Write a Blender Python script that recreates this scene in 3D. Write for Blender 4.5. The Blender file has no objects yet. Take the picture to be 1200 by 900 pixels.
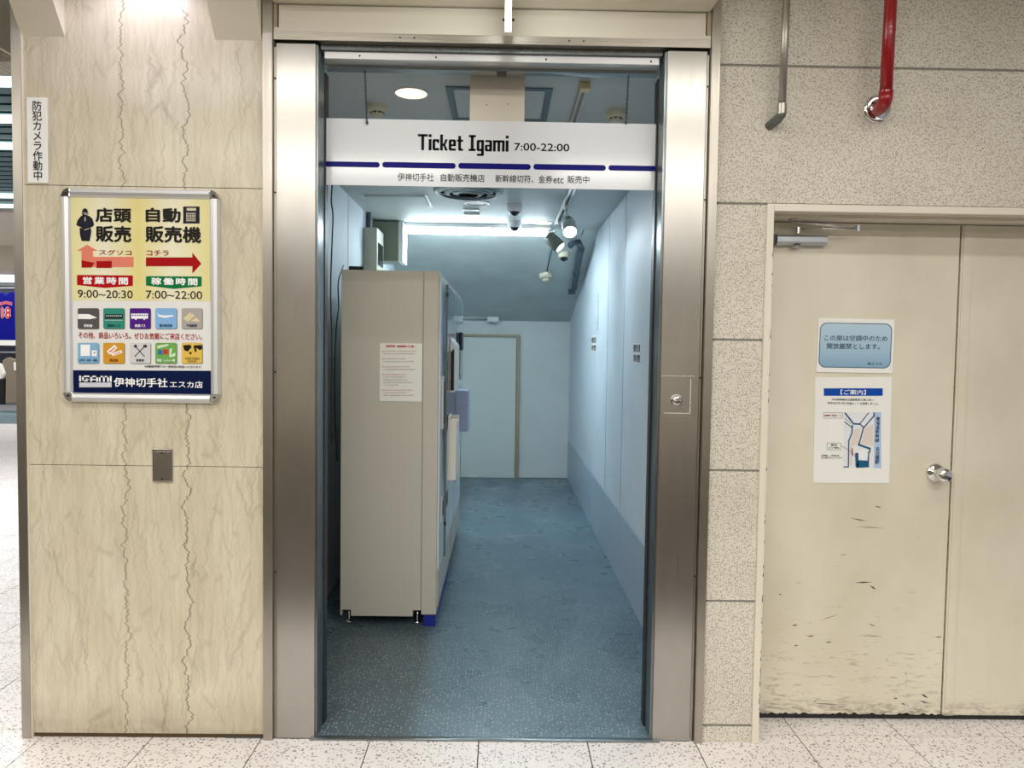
import bpy, bmesh, math, random
from mathutils import Vector, Matrix
random.seed(7)
S = bpy.context.scene
C = S.collection
# ------------------------------------------------------------------ camera
PIT, YAW, ROL, CH, CD, FPX = 0.04486, 0.01348, 0.01415, 1.4376, 2.6512, 860.0
_F = Vector((math.sin(YAW)*math.cos(PIT), math.cos(YAW)*math.cos(PIT), -math.sin(PIT)))
_R0 = Vector((math.cos(YAW), -math.sin(YAW), 0)); _U0 = _R0.cross(_F)
_R = math.cos(ROL)*_R0 + math.sin(ROL)*_U0
_U = -math.sin(ROL)*_R0 + math.cos(ROL)*_U0
cam = bpy.data.objects.new('camera', bpy.data.cameras.new('camera')); C.objects.link(cam)
M = Matrix((( _R.x, _U.x, -_F.x, 0), (_R.y, _U.y, -_F.y, -CD), (_R.z, _U.z, -_F.z, CH), (0, 0, 0, 1)))
cam.matrix_world = M
cam.data.sensor_width = 36; cam.data.lens = 36*FPX/1200; cam.data.clip_start = 0.05
S.camera = cam
def ray(px, py): return _F + _R*((px-600)/FPX) - _U*((py-450)/FPX)
def at(px, py, y=0.0):            # point on the vertical plane y
    v = ray(px, py); t = (CD+y)/v.y
    return v.x*t, CH+v.z*t
def atz(px, py, z):               # point on the horizontal plane z
    v = ray(px, py); t = (z-CH)/v.z
    return v.x*t, v.y*t-CD
# ------------------------------------------------------------------ world, lights, exposure
w = bpy.data.worlds.new('World'); S.world = w; w.use_nodes = True
w.node_tree.nodes['Background'].inputs[0].default_value = (0.95, 0.95, 1.0, 1)
w.node_tree.nodes['Background'].inputs[1].default_value = 0.30
S.view_settings.view_transform = 'Standard'; S.view_settings.look = 'None'
S.view_settings.exposure = 0.42; S.view_settings.gamma = 1.0; S.view_settings.use_curve_mapping = False
def area(name, loc, size, power, color, rot=(0, 0, 0)):
    l = bpy.data.lights.new(name, 'AREA'); l.shape = 'RECTANGLE'; l.size, l.size_y = size
    l.energy = power; l.color = color
    o = bpy.data.objects.new(name, l); C.objects.link(o); o.location = loc; o.rotation_euler = rot
    return o
WARM = (1.0, 0.965, 0.905)
area('passage_light', (-1.6, -2.9, 2.84), (2.4, 0.30), 46, WARM)
area('passage_light', (1.6, -2.9, 2.84), (2.4, 0.30), 46, WARM)
area('passage_light', (-1.2, -1.3, 2.84), (1.6, 0.14), 11, WARM)
area('passage_light', (1.2, -1.3, 2.84), (1.6, 0.14), 11, WARM)
area('passage_light', (-4.2, -1.6, 2.84), (1.6, .4), 30, WARM)  # added unseen light, brightens the dim boxing and marble at the left
area('passage_light', (0, -4.9, 2.84), (5.0, 0.5), 85, WARM)  # extra unseen light set further back to keep glare off the jambs
area('passage_light', (-5.0, 3.0, 2.86), (3.0, 5.0), 160, (1.0, .97, .95))
area('shop_lamp', (-9.0, 10.0, 3.05), (5.0, 3.0), 110, (1.0, .97, .95))
# spotlight washing the top of the marble wall, just above the frame
l = bpy.data.lights.new('marble_wash', 'SPOT'); l.energy = 5; l.color = (0.84, 0.80, 1.0); l.spot_size = math.radians(150); l.spot_blend = .6; l.shadow_soft_size = .03
o = bpy.data.objects.new('marble_wash', l); C.objects.link(o); o.location = (-1.27, -.20, 2.76); o.rotation_euler = (math.radians(12), 0, 0)
# ------------------------------------------------------------------ materials
def mat(name, col, rough=.5, metal=0., emit=None, estr=0., coat=0., spec=None):
    m = bpy.data.materials.new(name); m.use_nodes = True
    b = m.node_tree.nodes['Principled BSDF']
    b.inputs['Base Color'].default_value = (*col, 1); b.inputs['Roughness'].default_value = rough
    b.inputs['Metallic'].default_value = metal
    if coat: b.inputs['Coat Weight'].default_value = coat; b.inputs['Coat Roughness'].default_value = .05
    if spec is not None: b.inputs['Specular IOR Level'].default_value = spec
    if emit: b.inputs['Emission Color'].default_value = (*emit, 1); b.inputs['Emission Strength'].default_value = estr
    return m
def srgb(r, g, b):
    f = lambda c: (c/255/12.92) if c/255 <= .04045 else ((c/255+.055)/1.055)**2.4
    return (f(r), f(g), f(b))
class NT:
    def __init__(s, m): s.m = m; s.t = m.node_tree; s.b = s.t.nodes['Principled BSDF']
    def n(s, typ, _props=None, **ins):
        k = s.t.nodes.new(typ)
        for a, v in (_props or {}).items(): setattr(k, a, v)
        for a, v in ins.items():
            key = int(a[1:]) if a[0] == 'i' and a[1:].isdigit() else a.replace('_', ' ')
            s.set(k.inputs[key], v)
        return k
    def set(s, inp, v):
        if isinstance(v, bpy.types.NodeSocket): s.t.links.new(v, inp)
        elif isinstance(v, bpy.types.Node): s.t.links.new(v.outputs[0], inp)
        else:
            if isinstance(v, tuple) and len(v) == 3 and inp.type == 'RGBA': v = (*v, 1)
            inp.default_value = v
    def coord(s, scale=(1, 1, 1), loc=(0, 0, 0)):
        g = s.n('ShaderNodeNewGeometry')
        return s.n('ShaderNodeMapping', Vector=g.outputs['Position'], Scale=scale, Location=loc)
    def noise(s, vec, sc, det=3, rough=.5, dist=0.):
        return s.n('ShaderNodeTexNoise', Vector=vec, Scale=sc, Detail=det, Roughness=rough, Distortion=dist)
    def ramp(s, fac, *stops):
        r = s.n('ShaderNodeValToRGB', Fac=fac); e = r.color_ramp.elements
        while len(e) < len(stops): e.new(.5)
        for k, (p, c) in zip(e, stops):
            k.position = p; k.color = (c, c, c, 1) if not isinstance(c, tuple) else (*c, 1)
        return r
    def mix(s, fac, a, b, mode='MIX'):
        k = s.t.nodes.new('ShaderNodeMix'); k.data_type = 'RGBA'; k.blend_type = mode
        s.set(k.inputs[0], fac); s.set(k.inputs[6], a); s.set(k.inputs[7], b)
        return k.outputs[2]
    def math(s, op, a, b=0.):
        k = s.t.nodes.new('ShaderNodeMath'); k.operation = op; s.set(k.inputs[0], a); s.set(k.inputs[1], b); return k.outputs[0]
    def base(s, v): s.set(s.b.inputs['Base Color'], v)
    def rough(s, v): s.set(s.b.inputs['Roughness'], v)
    def bump(s, h, st=.2, d=.002):
        k = s.n('ShaderNodeBump', Height=h, Strength=st, Distance=d); s.set(s.b.inputs['Normal'], k)

# marble: cream with wandering vertical cracks
m_marble = mat('cream_marble', srgb(214, 202, 172), .22, spec=.4)
t = NT(m_marble)
p = t.coord()
wig = t.noise(t.coord((2.5, 1, 17)), 1.6, 4, .6)
wv = t.n('ShaderNodeVectorMath', {'operation': 'MULTIPLY_ADD'}, i0=wig.outputs['Color'], i1=(.055, 0, .02), i2=p.outputs[0])
st = t.n('ShaderNodeMapping', Vector=wv.outputs[0], Scale=(9.5, 0.001, 1.0))
vor = t.n('ShaderNodeTexVoronoi', {'feature': 'DISTANCE_TO_EDGE'}, Vector=st, Scale=1.35)
line = t.ramp(vor.outputs['Distance'], (0, 1.), (.026, 0.))
mask = t.ramp(t.noise(t.coord((6, 1, 2)), 1.3, 3), (.42, 0.), (.72, .8))
ln = t.math('MULTIPLY', line.outputs[0], mask.outputs[0])
vor2 = t.n('ShaderNodeTexVoronoi', {'feature': 'DISTANCE_TO_EDGE'}, Vector=st, Scale=2.9)
line2 = t.ramp(vor2.outputs['Distance'], (0, .6), (.05, 0.))
cloud = t.ramp(t.noise(t.coord((4, 1, 1.5)), 2.2, 5, .6), (.3, srgb(200, 190, 166)), (.7, srgb(216, 208, 186)))
streak = t.noise(t.coord((40, 1, 5), (3, 0, 2)), 1.4, 5, .65)
c0 = t.mix(t.ramp(streak, (.46, 0.), (.74, .34)).outputs[0], cloud, srgb(166, 156, 132))
c1 = t.mix(t.math('MULTIPLY', line2.outputs[0], .42), c0, srgb(138, 126, 106))
c2 = t.mix(t.math('MULTIPLY', ln, .55), c1, srgb(100, 88, 72))
sepx = t.n('ShaderNodeSeparateXYZ', Vector=t.n('ShaderNodeNewGeometry').outputs['Position'])
for xc, sd_, k_ in ((-1.358, 0., .75), (-1.135, 7., .9)):
    nz = t.noise(t.coord((0, 0, 1), (sd_, sd_, 0)), 9., 5, .68)
    off = t.math('MULTIPLY', t.math('SUBTRACT', nz.outputs[0], .5), .17)
    dd = t.math('ABSOLUTE', t.math('SUBTRACT', t.math('SUBTRACT', sepx.outputs[0], xc), off))
    lc = t.ramp(dd, (.0008, k_), (.0028, 0.))
    c2 = t.mix(lc.outputs[0], c2, srgb(88, 76, 62))
z = t.n('ShaderNodeSeparateXYZ', Vector=t.n('ShaderNodeNewGeometry').outputs['Position'])
low = t.n('ShaderNodeMapRange', Value=z.outputs[2], i1=0., i2=.16, i3=.6, i4=0.)
lown = t.math('MULTIPLY', low.outputs[0], t.noise(t.coord((5, 1, 14)), 2, 4).outputs[0])
t.base(t.mix(lown, c2, srgb(92, 76, 52)))
t.bump(ln, .25, -.001)

def speckle(name, base, base2, dark, sc, amt, rough=.5, stretch=(1, 1, 1), dark2=None, wall=False, fineamt=.5, dist=.009):
    m = mat(name, base, rough); t = NT(m)
    co = t.coord(stretch)
    if wall:
        q_ = t.n('ShaderNodeSeparateXYZ', Vector=co); co = t.n('ShaderNodeCombineXYZ', i0=q_.outputs[0], i1=q_.outputs[2])
    wv = t.n('ShaderNodeVectorMath', {'operation': 'MULTIPLY_ADD'}, i0=t.noise(co, sc*.55, 2).outputs['Color'], i1=(dist,)*3, i2=co.outputs[0])
    v1 = t.n('ShaderNodeTexVoronoi', {'feature': 'F1', 'voronoi_dimensions': '2D'}, Vector=wv.outputs[0], Scale=sc)
    dot = t.ramp(v1.outputs['Distance'], (amt, 1.), (amt+.10, 0.))
    rnd = t.n('ShaderNodeSeparateColor', Color=v1.outputs['Color'])
    keep = t.ramp(rnd.outputs[0], (.42, 0.), (.56, 1.))
    f = t.math('MULTIPLY', dot.outputs[0], keep.outputs[0])
    big = t.noise(t.coord(), 3, 4)
    g = t.mix(t.ramp(big, (.3, 0.), (.7, 1.)).outputs[0], base, base2)
    fine = t.noise(t.coord(), sc*2.2, 2)
    g = t.mix(t.ramp(fine, (.42, .0), (.66, fineamt)).outputs[0], g, dark2 or tuple(x*.62 for x in base))
    t.base(t.mix(f, g, dark)); t.bump(fine, .12, .0006)
    return m
m_granite = speckle('speckled_granite', srgb(224, 218, 204), srgb(212, 205, 190), srgb(128, 121, 108), 165, .24, .62, wall=True)
m_tile = speckle('terrazzo_tile', srgb(243, 238, 236), srgb(232, 226, 224), srgb(132, 124, 120), 74, .20, .35, fineamt=.3, dist=.034)
m_grout = mat('dark_grout', srgb(78, 72, 66), .9)
m_joint = mat('grey_sealant', srgb(138, 136, 128), .8)

def steel(name, col, rough, vertical=True, bands=0.):
    m = mat(name, col, rough, 1.0); t = NT(m)
    n = t.noise(t.coord((130, 130, .8) if vertical else (.8, 130, 130)), 3, 4, .6)
    t.rough(t.n('ShaderNodeMapRange', Value=n.outputs[0], i1=.3, i2=.7, i3=rough-.06, i4=rough+.09))
    cl = t.noise(t.coord((3, 3, 2.2)), 2, 4)
    t.base(t.mix(t.ramp(cl, (.35, 0.), (.75, .35)).outputs[0], col, tuple(c*.7 for c in col)))
    tg = t.n('ShaderNodeTangent', {'direction_type': 'RADIAL', 'axis': 'Z'}); t.set(t.b.inputs['Tangent'], tg)
    m.node_tree.nodes['Principled BSDF'].inputs['Anisotropic'].default_value = .8 if vertical else 0.
    return m
m_steel = steel('brushed_steel', srgb(184, 181, 175), .33)
m_steelh = steel('brushed_steel_header', srgb(188, 182, 172), .30, False)
m_trim = steel('dull_steel_trim', srgb(184, 178, 168), .40)
m_dark_steel = steel('darker_steel', srgb(140, 146, 148), .30)  # darker, cooler steel for liners, rails and rings
m_chrome = mat('chrome', srgb(220, 220, 220), .08, 1.)
m_alu = mat('anodised_aluminium', srgb(220, 220, 220), .38, .6)
m_black = mat('black_plastic', (.012, .012, .014), .45)
m_dark = mat('dark_gap', (.02, .02, .02), .9)

def paint(name, col, rough=.45, var=.06, scale=3., bump=.05):
    m = mat(name, col, rough); t = NT(m)
    n = t.noise(t.coord(), scale, 5, .55)
    t.base(t.mix(t.ramp(n, (.3, 0.), (.72, 1.)).outputs[0], col, tuple(c*(1-var*2.2) for c in col)))
    t.bump(t.noise(t.coord(), scale*9, 4), bump, .002)
    return m
m_cream = paint('cream_enamel', srgb(226, 219, 203), .35, .02)
m_bracket = paint('cream_boxing', srgb(226, 218, 198), .5, .015)
m_plaster = paint('white_plaster', srgb(222, 228, 226), .6, .05, 2.2, .25)
m_ceil = paint('grey_white_ceiling_board', srgb(196, 202, 202), .55, .03, 1.5)
m_slope = paint('trowelled_slope_plaster', srgb(204, 213, 210), .6, .08, 3.2, .9)
m_board = paint('pale_wall_board', srgb(214, 224, 232), .62, .05, 2.)
m_dado = paint('grey_blue_dado_board', srgb(176, 190, 204), .38, .04, 2.5)
m_doorback = paint('pale_door_paint', srgb(216, 224, 218), .4, .02)
m_framebeige = paint('beige_frame_paint', srgb(176, 160, 132), .45, .05)
m_transombox = paint('ivory_box', srgb(232, 222, 204), .5, .01)
# scuffed cream door paint
m_door = mat('scuffed_cream_door', srgb(220, 214, 194), .38); t = NT(m_door)
sx = t.noise(t.coord((7, 1, 46), (1, 0, 0)), 1.9, 6, .74)
z = t.n('ShaderNodeSeparateXYZ', Vector=t.n('ShaderNodeNewGeometry').outputs['Position'])
hm = t.n('ShaderNodeMapRange', Value=z.outputs[2], i1=.03, i2=.62, i3=.14, i4=0.)
th = t.math('ADD', sx.outputs[0], hm.outputs[0])
xm = t.n('ShaderNodeMapRange', Value=z.outputs[0], i1=1.70, i2=1.78, i3=1., i4=.15)
scr = t.math('MULTIPLY', t.ramp(th, (.66, 0.), (.76, .55)).outputs[0], xm.outputs[0])
cl = t.ramp(t.noise(t.coord((1.2, 1, .8)), 2, 4), (.35, srgb(226, 220, 202)), (.7, srgb(208, 201, 180)))
c = t.mix(scr, cl, srgb(120, 106, 88))
edge = t.n('ShaderNodeMapRange', Value=z.outputs[2], i1=.0, i2=.09, i3=.9, i4=0.)
en = t.math('MULTIPLY', edge.outputs[0], t.ramp(t.noise(t.coord((9, 1, 22)), 2.5, 5, .7), (.45, 0.), (.62, 1.)).outputs[0])
t.base(t.mix(en, c, srgb(84, 70, 52))); t.bump(sx, .05, .001)
# blue-grey vinyl with pale flecks and dark scuffs
m_vinyl = mat('blue_grey_vinyl', srgb(92, 116, 128), .30); t = NT(m_vinyl)
v = t.n('ShaderNodeTexVoronoi', {'feature': 'F1', 'voronoi_dimensions': '2D'}, Vector=t.coord(), Scale=64.)
dot = t.ramp(v.outputs['Distance'], (.11, 1.), (.18, 0.))
kp = t.ramp(t.n('ShaderNodeSeparateColor', Color=v.outputs['Color']).outputs[0], (.52, 0.), (.55, 1.))
fl = t.math('MULTIPLY', dot.outputs[0], kp.outputs[0])
cl = t.ramp(t.noise(t.coord(), 1.6, 5, .6), (.3, srgb(80, 104, 118)), (.72, srgb(106, 130, 142)))
sc = t.ramp(t.noise(t.coord((24, 70, 1)), 1.5, 5, .7), (.60, 0.), (.78, .6))
scm = t.ramp(t.noise(t.coord(), 1.1, 3), (.42, 0.), (.62, 1.))
c = t.mix(t.math('MULTIPLY', sc.outputs[0], scm.outputs[0]), cl, srgb(44, 54, 62))
# darkness painted into the vinyl colour on the left, towards the machines
sp = t.n('ShaderNodeSeparateXYZ', Vector=t.n('ShaderNodeNewGeometry').outputs['Position'])
dark_left = t.n('ShaderNodeMapRange', Value=sp.outputs[0], i1=-.36, i2=-.28, i3=.55, i4=0.)
c = t.mix(dark_left.outputs[0], c, srgb(62, 68, 70))
t.base(t.mix(t.math('MULTIPLY', fl, .9), c, srgb(214, 222, 226)))
t.rough(t.n('ShaderNodeMapRange', Value=t.noise(t.coord(), 4, 4).outputs[0], i1=.3, i2=.7, i3=.22, i4=.42))
t.bump(t.noise(t.coord(), 130, 2), .12, .0006)

m_mach = paint('putty_machine_enamel', srgb(196, 193, 183), .42, .01)
m_machfront = mat('pale_machine_front', srgb(220, 228, 232), .3)
m_tray = mat('ivory_plastic', srgb(228, 224, 214), .4)
m_tray2 = mat('pale_blue_grey_plastic', srgb(176, 186, 216), .35)
m_blue = mat('blue_film', srgb(12, 36, 140), .35)
m_screen = mat('dark_screen', (.01, .012, .016), .12)
m_sheet = mat('white_paper', srgb(236, 236, 232), .6)
m_sheetglow = mat('lit_button_panel', srgb(184, 196, 232), .3, emit=srgb(170, 190, 240), estr=.15)
m_boxgrey = mat('grey_green_enamel', srgb(128, 134, 120), .45)
m_boxputty = mat('putty_enamel', srgb(196, 194, 176), .45)
m_boxwhite = mat('pale_enamel', srgb(225, 230, 228), .4)
m_red = mat('red_paint', srgb(146, 10, 20), .3, coat=.3)
m_pipe = mat('galvanised_pipe', srgb(172, 168, 158), .35, .8)
m_elbow = mat('dull_elbow', srgb(112, 116, 110), .45, .7)
m_pvc = mat('blue_grey_pipe', srgb(58, 78, 90), .45)
m_signplate = mat('white_gloss_sign', srgb(226, 229, 234), .12, spec=.5)
m_navyline = mat('dark_blue_stripe', srgb(10, 8, 116), .3, spec=.1)
m_ink = mat('black_ink', (.008, .008, .010), .5, spec=.08)
m_white = mat('white_print', srgb(245, 245, 245), .5)
m_ivoryplastic = mat('ivory_detector_plastic', srgb(216, 210, 186), .5)
m_closer = mat('silver_closer_paint', srgb(176, 180, 186), .35, .7)
m_glass = mat('clear_acrylic', srgb(205, 225, 235), .05); m_glass.node_tree.nodes['Principled BSDF'].inputs['Transmission Weight'].default_value = .85
m_glassedge = mat('smoky_acrylic_edge', srgb(90, 104, 110), .3)
m_tube = mat('lit_fluorescent_tube', (1, 1, 1), .4, emit=(.80, .90, 1.), estr=9.)
m_lampwarm = mat('lit_warm_downlight', (1, 1, 1), .4, emit=(1., .80, .46), estr=1.35)
m_lamppale = mat('lit_pale_downlight', (1, 1, 1), .4, emit=(1., .93, .70), estr=1.1)
m_spotlit = mat('lit_spot_lens', (1, 1, 1), .4, emit=(.75, .88, 1.), estr=14.)
m_blade = mat('lit_blade_edge', (1, 1, 1), .4, emit=(.95, 1., .97), estr=4.)
m_teal = mat('teal_slat', srgb(40, 92, 100), .4)
m_strip = mat('lit_ceiling_strip', (1, 1, 1), .5, emit=(.72, .95, 1.), estr=1.25)
m_skyblue = mat('lit_blue_panel', (1, 1, 1), .5, emit=srgb(165, 212, 242), estr=1.0)
def flatm(name, r, g, b, rough=.45): return mat(name, srgb(r, g, b), rough, spec=.12)
# ------------------------------------------------------------------ mesh helpers
class MB:
    def __init__(s): s.v = []; s.f = []; s.sm = []
    def add(s, vs, fs, smooth=False):
        o = len(s.v); s.v += [tuple(x) for x in vs]; s.f += [tuple(o+i for i in f) for f in fs]; s.sm += [smooth]*len(fs); return s
    def box(s, x0, x1, y0, y1, z0, z1):
        return s.add([(x0,y0,z0),(x1,y0,z0),(x1,y1,z0),(x0,y1,z0),(x0,y0,z1),(x1,y0,z1),(x1,y1,z1),(x0,y1,z1)],
            [(0,3,2,1),(4,5,6,7),(0,1,5,4),(1,2,6,5),(2,3,7,6),(3,0,4,7)])
    def cyl(s, a, b, r, n=16, r2=None, cap=True):
        a = Vector(a); b = Vector(b); d = (b-a).normalized(); r2 = r if r2 is None else r2
        u = d.orthogonal().normalized(); w_ = d.cross(u)
        ring = lambda c, q: [c+(u*math.cos(k*2*math.pi/n)+w_*math.sin(k*2*math.pi/n))*q for k in range(n)]
        s.add(ring(a, r)+ring(b, r2), [(k, (k+1) % n, n+(k+1) % n, n+k) for k in range(n)], True)
        if cap: s.add(ring(a, r)+ring(b, r2), [tuple(range(n))[::-1], tuple(range(n, 2*n))])
        return s
    def lathe(s, c, axis, prof, n=24):
        c = Vector(c); d = Vector(axis).normalized(); u = d.orthogonal().normalized(); w_ = d.cross(u)
        vs = []
        for r, h in prof:
            for k in range(n): vs.append(c+d*h+(u*math.cos(k*2*math.pi/n)+w_*math.sin(k*2*math.pi/n))*max(r, 1e-5))
        fs = [(i*n+k, i*n+(k+1) % n, (i+1)*n+(k+1) % n, (i+1)*n+k) for i in range(len(prof)-1) for k in range(n)]
        return s.add(vs, fs, True)
    def tube(s, pts, r, n=10):
        pts = [Vector(p) for p in pts]; rings = []; prev = None
        for i, p in enumerate(pts):
            d = ((pts[min(i+1, len(pts)-1)]-pts[max(i-1, 0)])).normalized()
            u = d.orthogonal().normalized() if prev is None else (prev-d*prev.dot(d)).normalized()
            prev = u; w_ = d.cross(u)
            rings += [p+(u*math.cos(k*2*math.pi/n)+w_*math.sin(k*2*math.pi/n))*r for k in range(n)]
        L = len(pts)
        s.add(rings, [(i*n+k, i*n+(k+1) % n, (i+1)*n+(k+1) % n, (i+1)*n+k) for i in range(L-1) for k in range(n)]+[tuple(range(n))[::-1], tuple(range((L-1)*n, L*n))], True)
        return s
    def prism(s, poly, y0, y1):       # XZ outline extruded along Y
        n = len(poly)
        return s.add([(x, y0, z) for x, z in poly]+[(x, y1, z) for x, z in poly],
            [tuple(range(n)), tuple(range(n, 2*n))[::-1]]+[(k, k+n, (k+1) % n+n, (k+1) % n) for k in range(n)])
    def prismx(s, poly, x0, x1):      # YZ outline extruded along X
        n = len(poly)
        return s.add([(x0, y, z) for y, z in poly]+[(x1, y, z) for y, z in poly],
            [tuple(range(n))[::-1], tuple(range(n, 2*n))]+[(k, (k+1) % n, (k+1) % n+n, k+n) for k in range(n)])
    def build(s, name, m, parent=None, bevel=0., seg=2):
        me = bpy.data.meshes.new(name); me.from_pydata(s.v, [], s.f)
        me.polygons.foreach_set('use_smooth', s.sm); me.materials.append(m)
        bm = bmesh.new(); bm.from_mesh(me); bmesh.ops.recalc_face_normals(bm, faces=bm.faces); bm.to_mesh(me); bm.free()
        me.update()
        o = bpy.data.objects.new(name, me); C.objects.link(o)
        if bevel:
            b = o.modifiers.new('b', 'BEVEL'); b.width = bevel; b.segments = seg; b.limit_method = 'ANGLE'
        if parent: put(o, parent)
        return o
def put(o, parent):
    o.parent = parent
    o.matrix_parent_inverse = Matrix.Translation(-parent.location) if parent.type == 'EMPTY' else Matrix.Identity(4)
def tag(o, label=None, cat=None, group=None, kind=None):
    if label: o['label'] = label
    if cat: o['category'] = cat
    if group: o['group'] = group
    if kind: o['kind'] = kind
    return o
def thing(name, loc, label, cat, group=None, kind=None):
    o = bpy.data.objects.new(name, None); C.objects.link(o); o.location = loc; o.empty_display_size = .05
    return tag(o, label, cat, group, kind)
def box(*a): return MB().box(*a)
# ---- flat print on vertical planes facing the camera side (-Y)
def flat(name, polys, y, m, parent, px=True):
    mb = MB()
    for pl in polys:
        vs = [(*at(a, b, y), ) if px else (a, b) for a, b in pl]
        mb.add([(x, y, z) for x, z in vs], [tuple(range(len(vs)))])
    me = bpy.data.meshes.new(name); me.from_pydata(mb.v, [], mb.f); me.materials.append(m)
    o = bpy.data.objects.new(name, me); C.objects.link(o); put(o, parent); return o
def R4(x0, y0, x1, y1): return [(x0, y1), (x1, y1), (x1, y0), (x0, y0)]
def rr(x0, y0, x1, y1, r, n=5):
    pts = []
    for cx, cy, a0 in ((x1-r, y1-r, 0), (x0+r, y1-r, 90), (x0+r, y0+r, 180), (x1-r, y0+r, 270)):
        for k in range(n+1):
            a = math.radians(a0+90*k/n); pts.append((cx+r*math.cos(a), cy+r*math.sin(a)))
    return pts
def seg(x0, y0, x1, y1, w_):
    d = Vector((x1-x0, y1-y0)); nn = Vector((-d.y, d.x)).normalized()*w_/2
    return [(x0+nn.x, y0+nn.y), (x1+nn.x, y1+nn.y), (x1-nn.x, y1-nn.y), (x0-nn.x, y0-nn.y)]
def ell(cx, cy, rx, ry, n=18): return [(cx+rx*math.cos(k*2*math.pi/n), cy+ry*math.sin(k*2*math.pi/n)) for k in range(n)]
def glyphs(text, bold=0., vertical=False, spacing=1.):
    cu = bpy.data.curves.new('t', 'FONT'); cu.size = 1.; cu.resolution_u = 3; cu.space_character = spacing
    cu.body = '\n'.join(text) if vertical else text
    if vertical: cu.space_line = .95
    o = bpy.data.objects.new('t', cu); C.objects.link(o); bpy.context.view_layer.update()
    me = bpy.data.meshes.new_from_object(o.evaluated_get(bpy.context.evaluated_depsgraph_get()))
    bpy.data.objects.remove(o); bpy.data.curves.remove(cu); return me
def lettering(name, text, x0, y0, x1, y1, yp, m, parent, bold=0., vertical=False, spacing=1., plane='y', pxmode=True):
    me = glyphs(text, bold, vertical, spacing)
    if bold > 0:
        bm = bmesh.new(); bm.from_mesh(me); src = [(v.co.copy()) for v in bm.verts]; fcs = [[v.index for v in f.verts] for f in bm.faces]; k_ = 0
        for dx, dy in ((bold, 0), (-bold, 0), (0, bold), (0, -bold)):
            k_ += 1; nv = [bm.verts.new(c+Vector((dx, dy, .00007*k_))) for c in src]
            for f in fcs: bm.faces.new([nv[i] for i in f])
        bm.to_mesh(me); bm.free()
    me.materials.clear(); me.materials.append(m)
    vs = me.vertices; us = [v.co.x for v in vs]; ws = [v.co.y for v in vs]
    if not us: return None
    u0, u1, w0, w1 = min(us), max(us), min(ws), max(ws)
    if plane == 'y':
        if pxmode:
            xa, zb = at(x0, (y0+y1)/2, yp)[0], at((x0+x1)/2, y1, yp)[1]; xb, za = at(x1, (y0+y1)/2, yp)[0], at((x0+x1)/2, y0, yp)[1]
        else: xa, zb, xb, za = x0, y0, x1, y1
        for v in vs:
            u = (v.co.x-u0)/(u1-u0); q = (v.co.y-w0)/(w1-w0)
            v.co = (xa+(xb-xa)*u, yp-v.co.z, zb+(za-zb)*q)
    else:      # on a wall facing -X: text runs from far (y0) to near (y1)
        ya, yb, zb, za = x0, x1, y0, y1
        for v in vs:
            u = (v.co.x-u0)/(u1-u0); q = (v.co.y-w0)/(w1-w0)
            v.co = (yp-v.co.z, ya+(yb-ya)*u, zb+(za-zb)*q)
    me.name = name
    o = bpy.data.objects.new(name, me); C.objects.link(o); put(o, parent); return o
# ================================================================== STRUCTURE
XR = .757; XL = -1.0; YB = 5.6; ZC = 2.42; YS = 3.3
# floor of the passage: grout bed, tiles, and the vinyl of the inner corridor
fl = tag(box(-14, 5, -7, 16, -.06, -.004).build('floor', m_grout), 'pale speckled terrazzo tile floor of the passage with thin dark joints', 'floor', kind='structure')
tile_me = None
def tile(x0, y0, x1, y1):
    global tile_me
    g = .0022
    if (x1-x0, y1-y0) == (.4, .4) or abs(x1-x0-.4)+abs(y1-y0-.4) < 1e-4:
        if tile_me is None:
            o = box(-.2+g, .2-g, -.2+g, .2-g, -.004, 0).build('tile', m_tile, fl); tile_me = o.data
        else:
            o = bpy.data.objects.new('tile', tile_me); C.objects.link(o); put(o, fl)
        o.location = ((x0+x1)/2, (y0+y1)/2, 0)
    else: box(x0+g, x1-g, y0+g, y1-g, -.004, 0).build('tile', m_tile, fl)
GX, GY = -1.668, .051
for j in range(-3, 0):
    for i in range(-3, 11):
        x0 = GX+.4*i; y0 = GY+.4*j; tile(x0, y0, x0+.4, y0+.4)
for i in range(-60, 0):         # beyond the left edge of the pillar
    for j in range(0, 30):
        x0 = GX+.4*i; y0 = GY+.4*j; D = CD+y0+.2
        pxc = 589+(x0+.2)/D*860
        if -260 < pxc < 150 and x0+.4 < -1.6: tile(x0, y0, x0+.4, y0+.4)
for i in range(6, 11):
    x0 = GX+.4*i; tile(max(x0, .96), GY, x0+.4, .2)
box(-14, -1.734, 12.05, 15.9, -.004, 0).build('far_floor', m_tile, fl)
# slivers of tile right at the wall foot, in front of the walls' plane
tag(box(-1.0, XR, .0, YB, -.003, .0035).build('floor_corridor', m_vinyl), 'blue grey speckled vinyl floor inside the narrow corridor', 'floor', kind='structure')
th = tag(box(-.69, .60, -.012, .012, 0, .006).build('trim_1', m_dark_steel), 'thin dark metal threshold strip at the corridor entrance', 'threshold', kind='structure')
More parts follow.
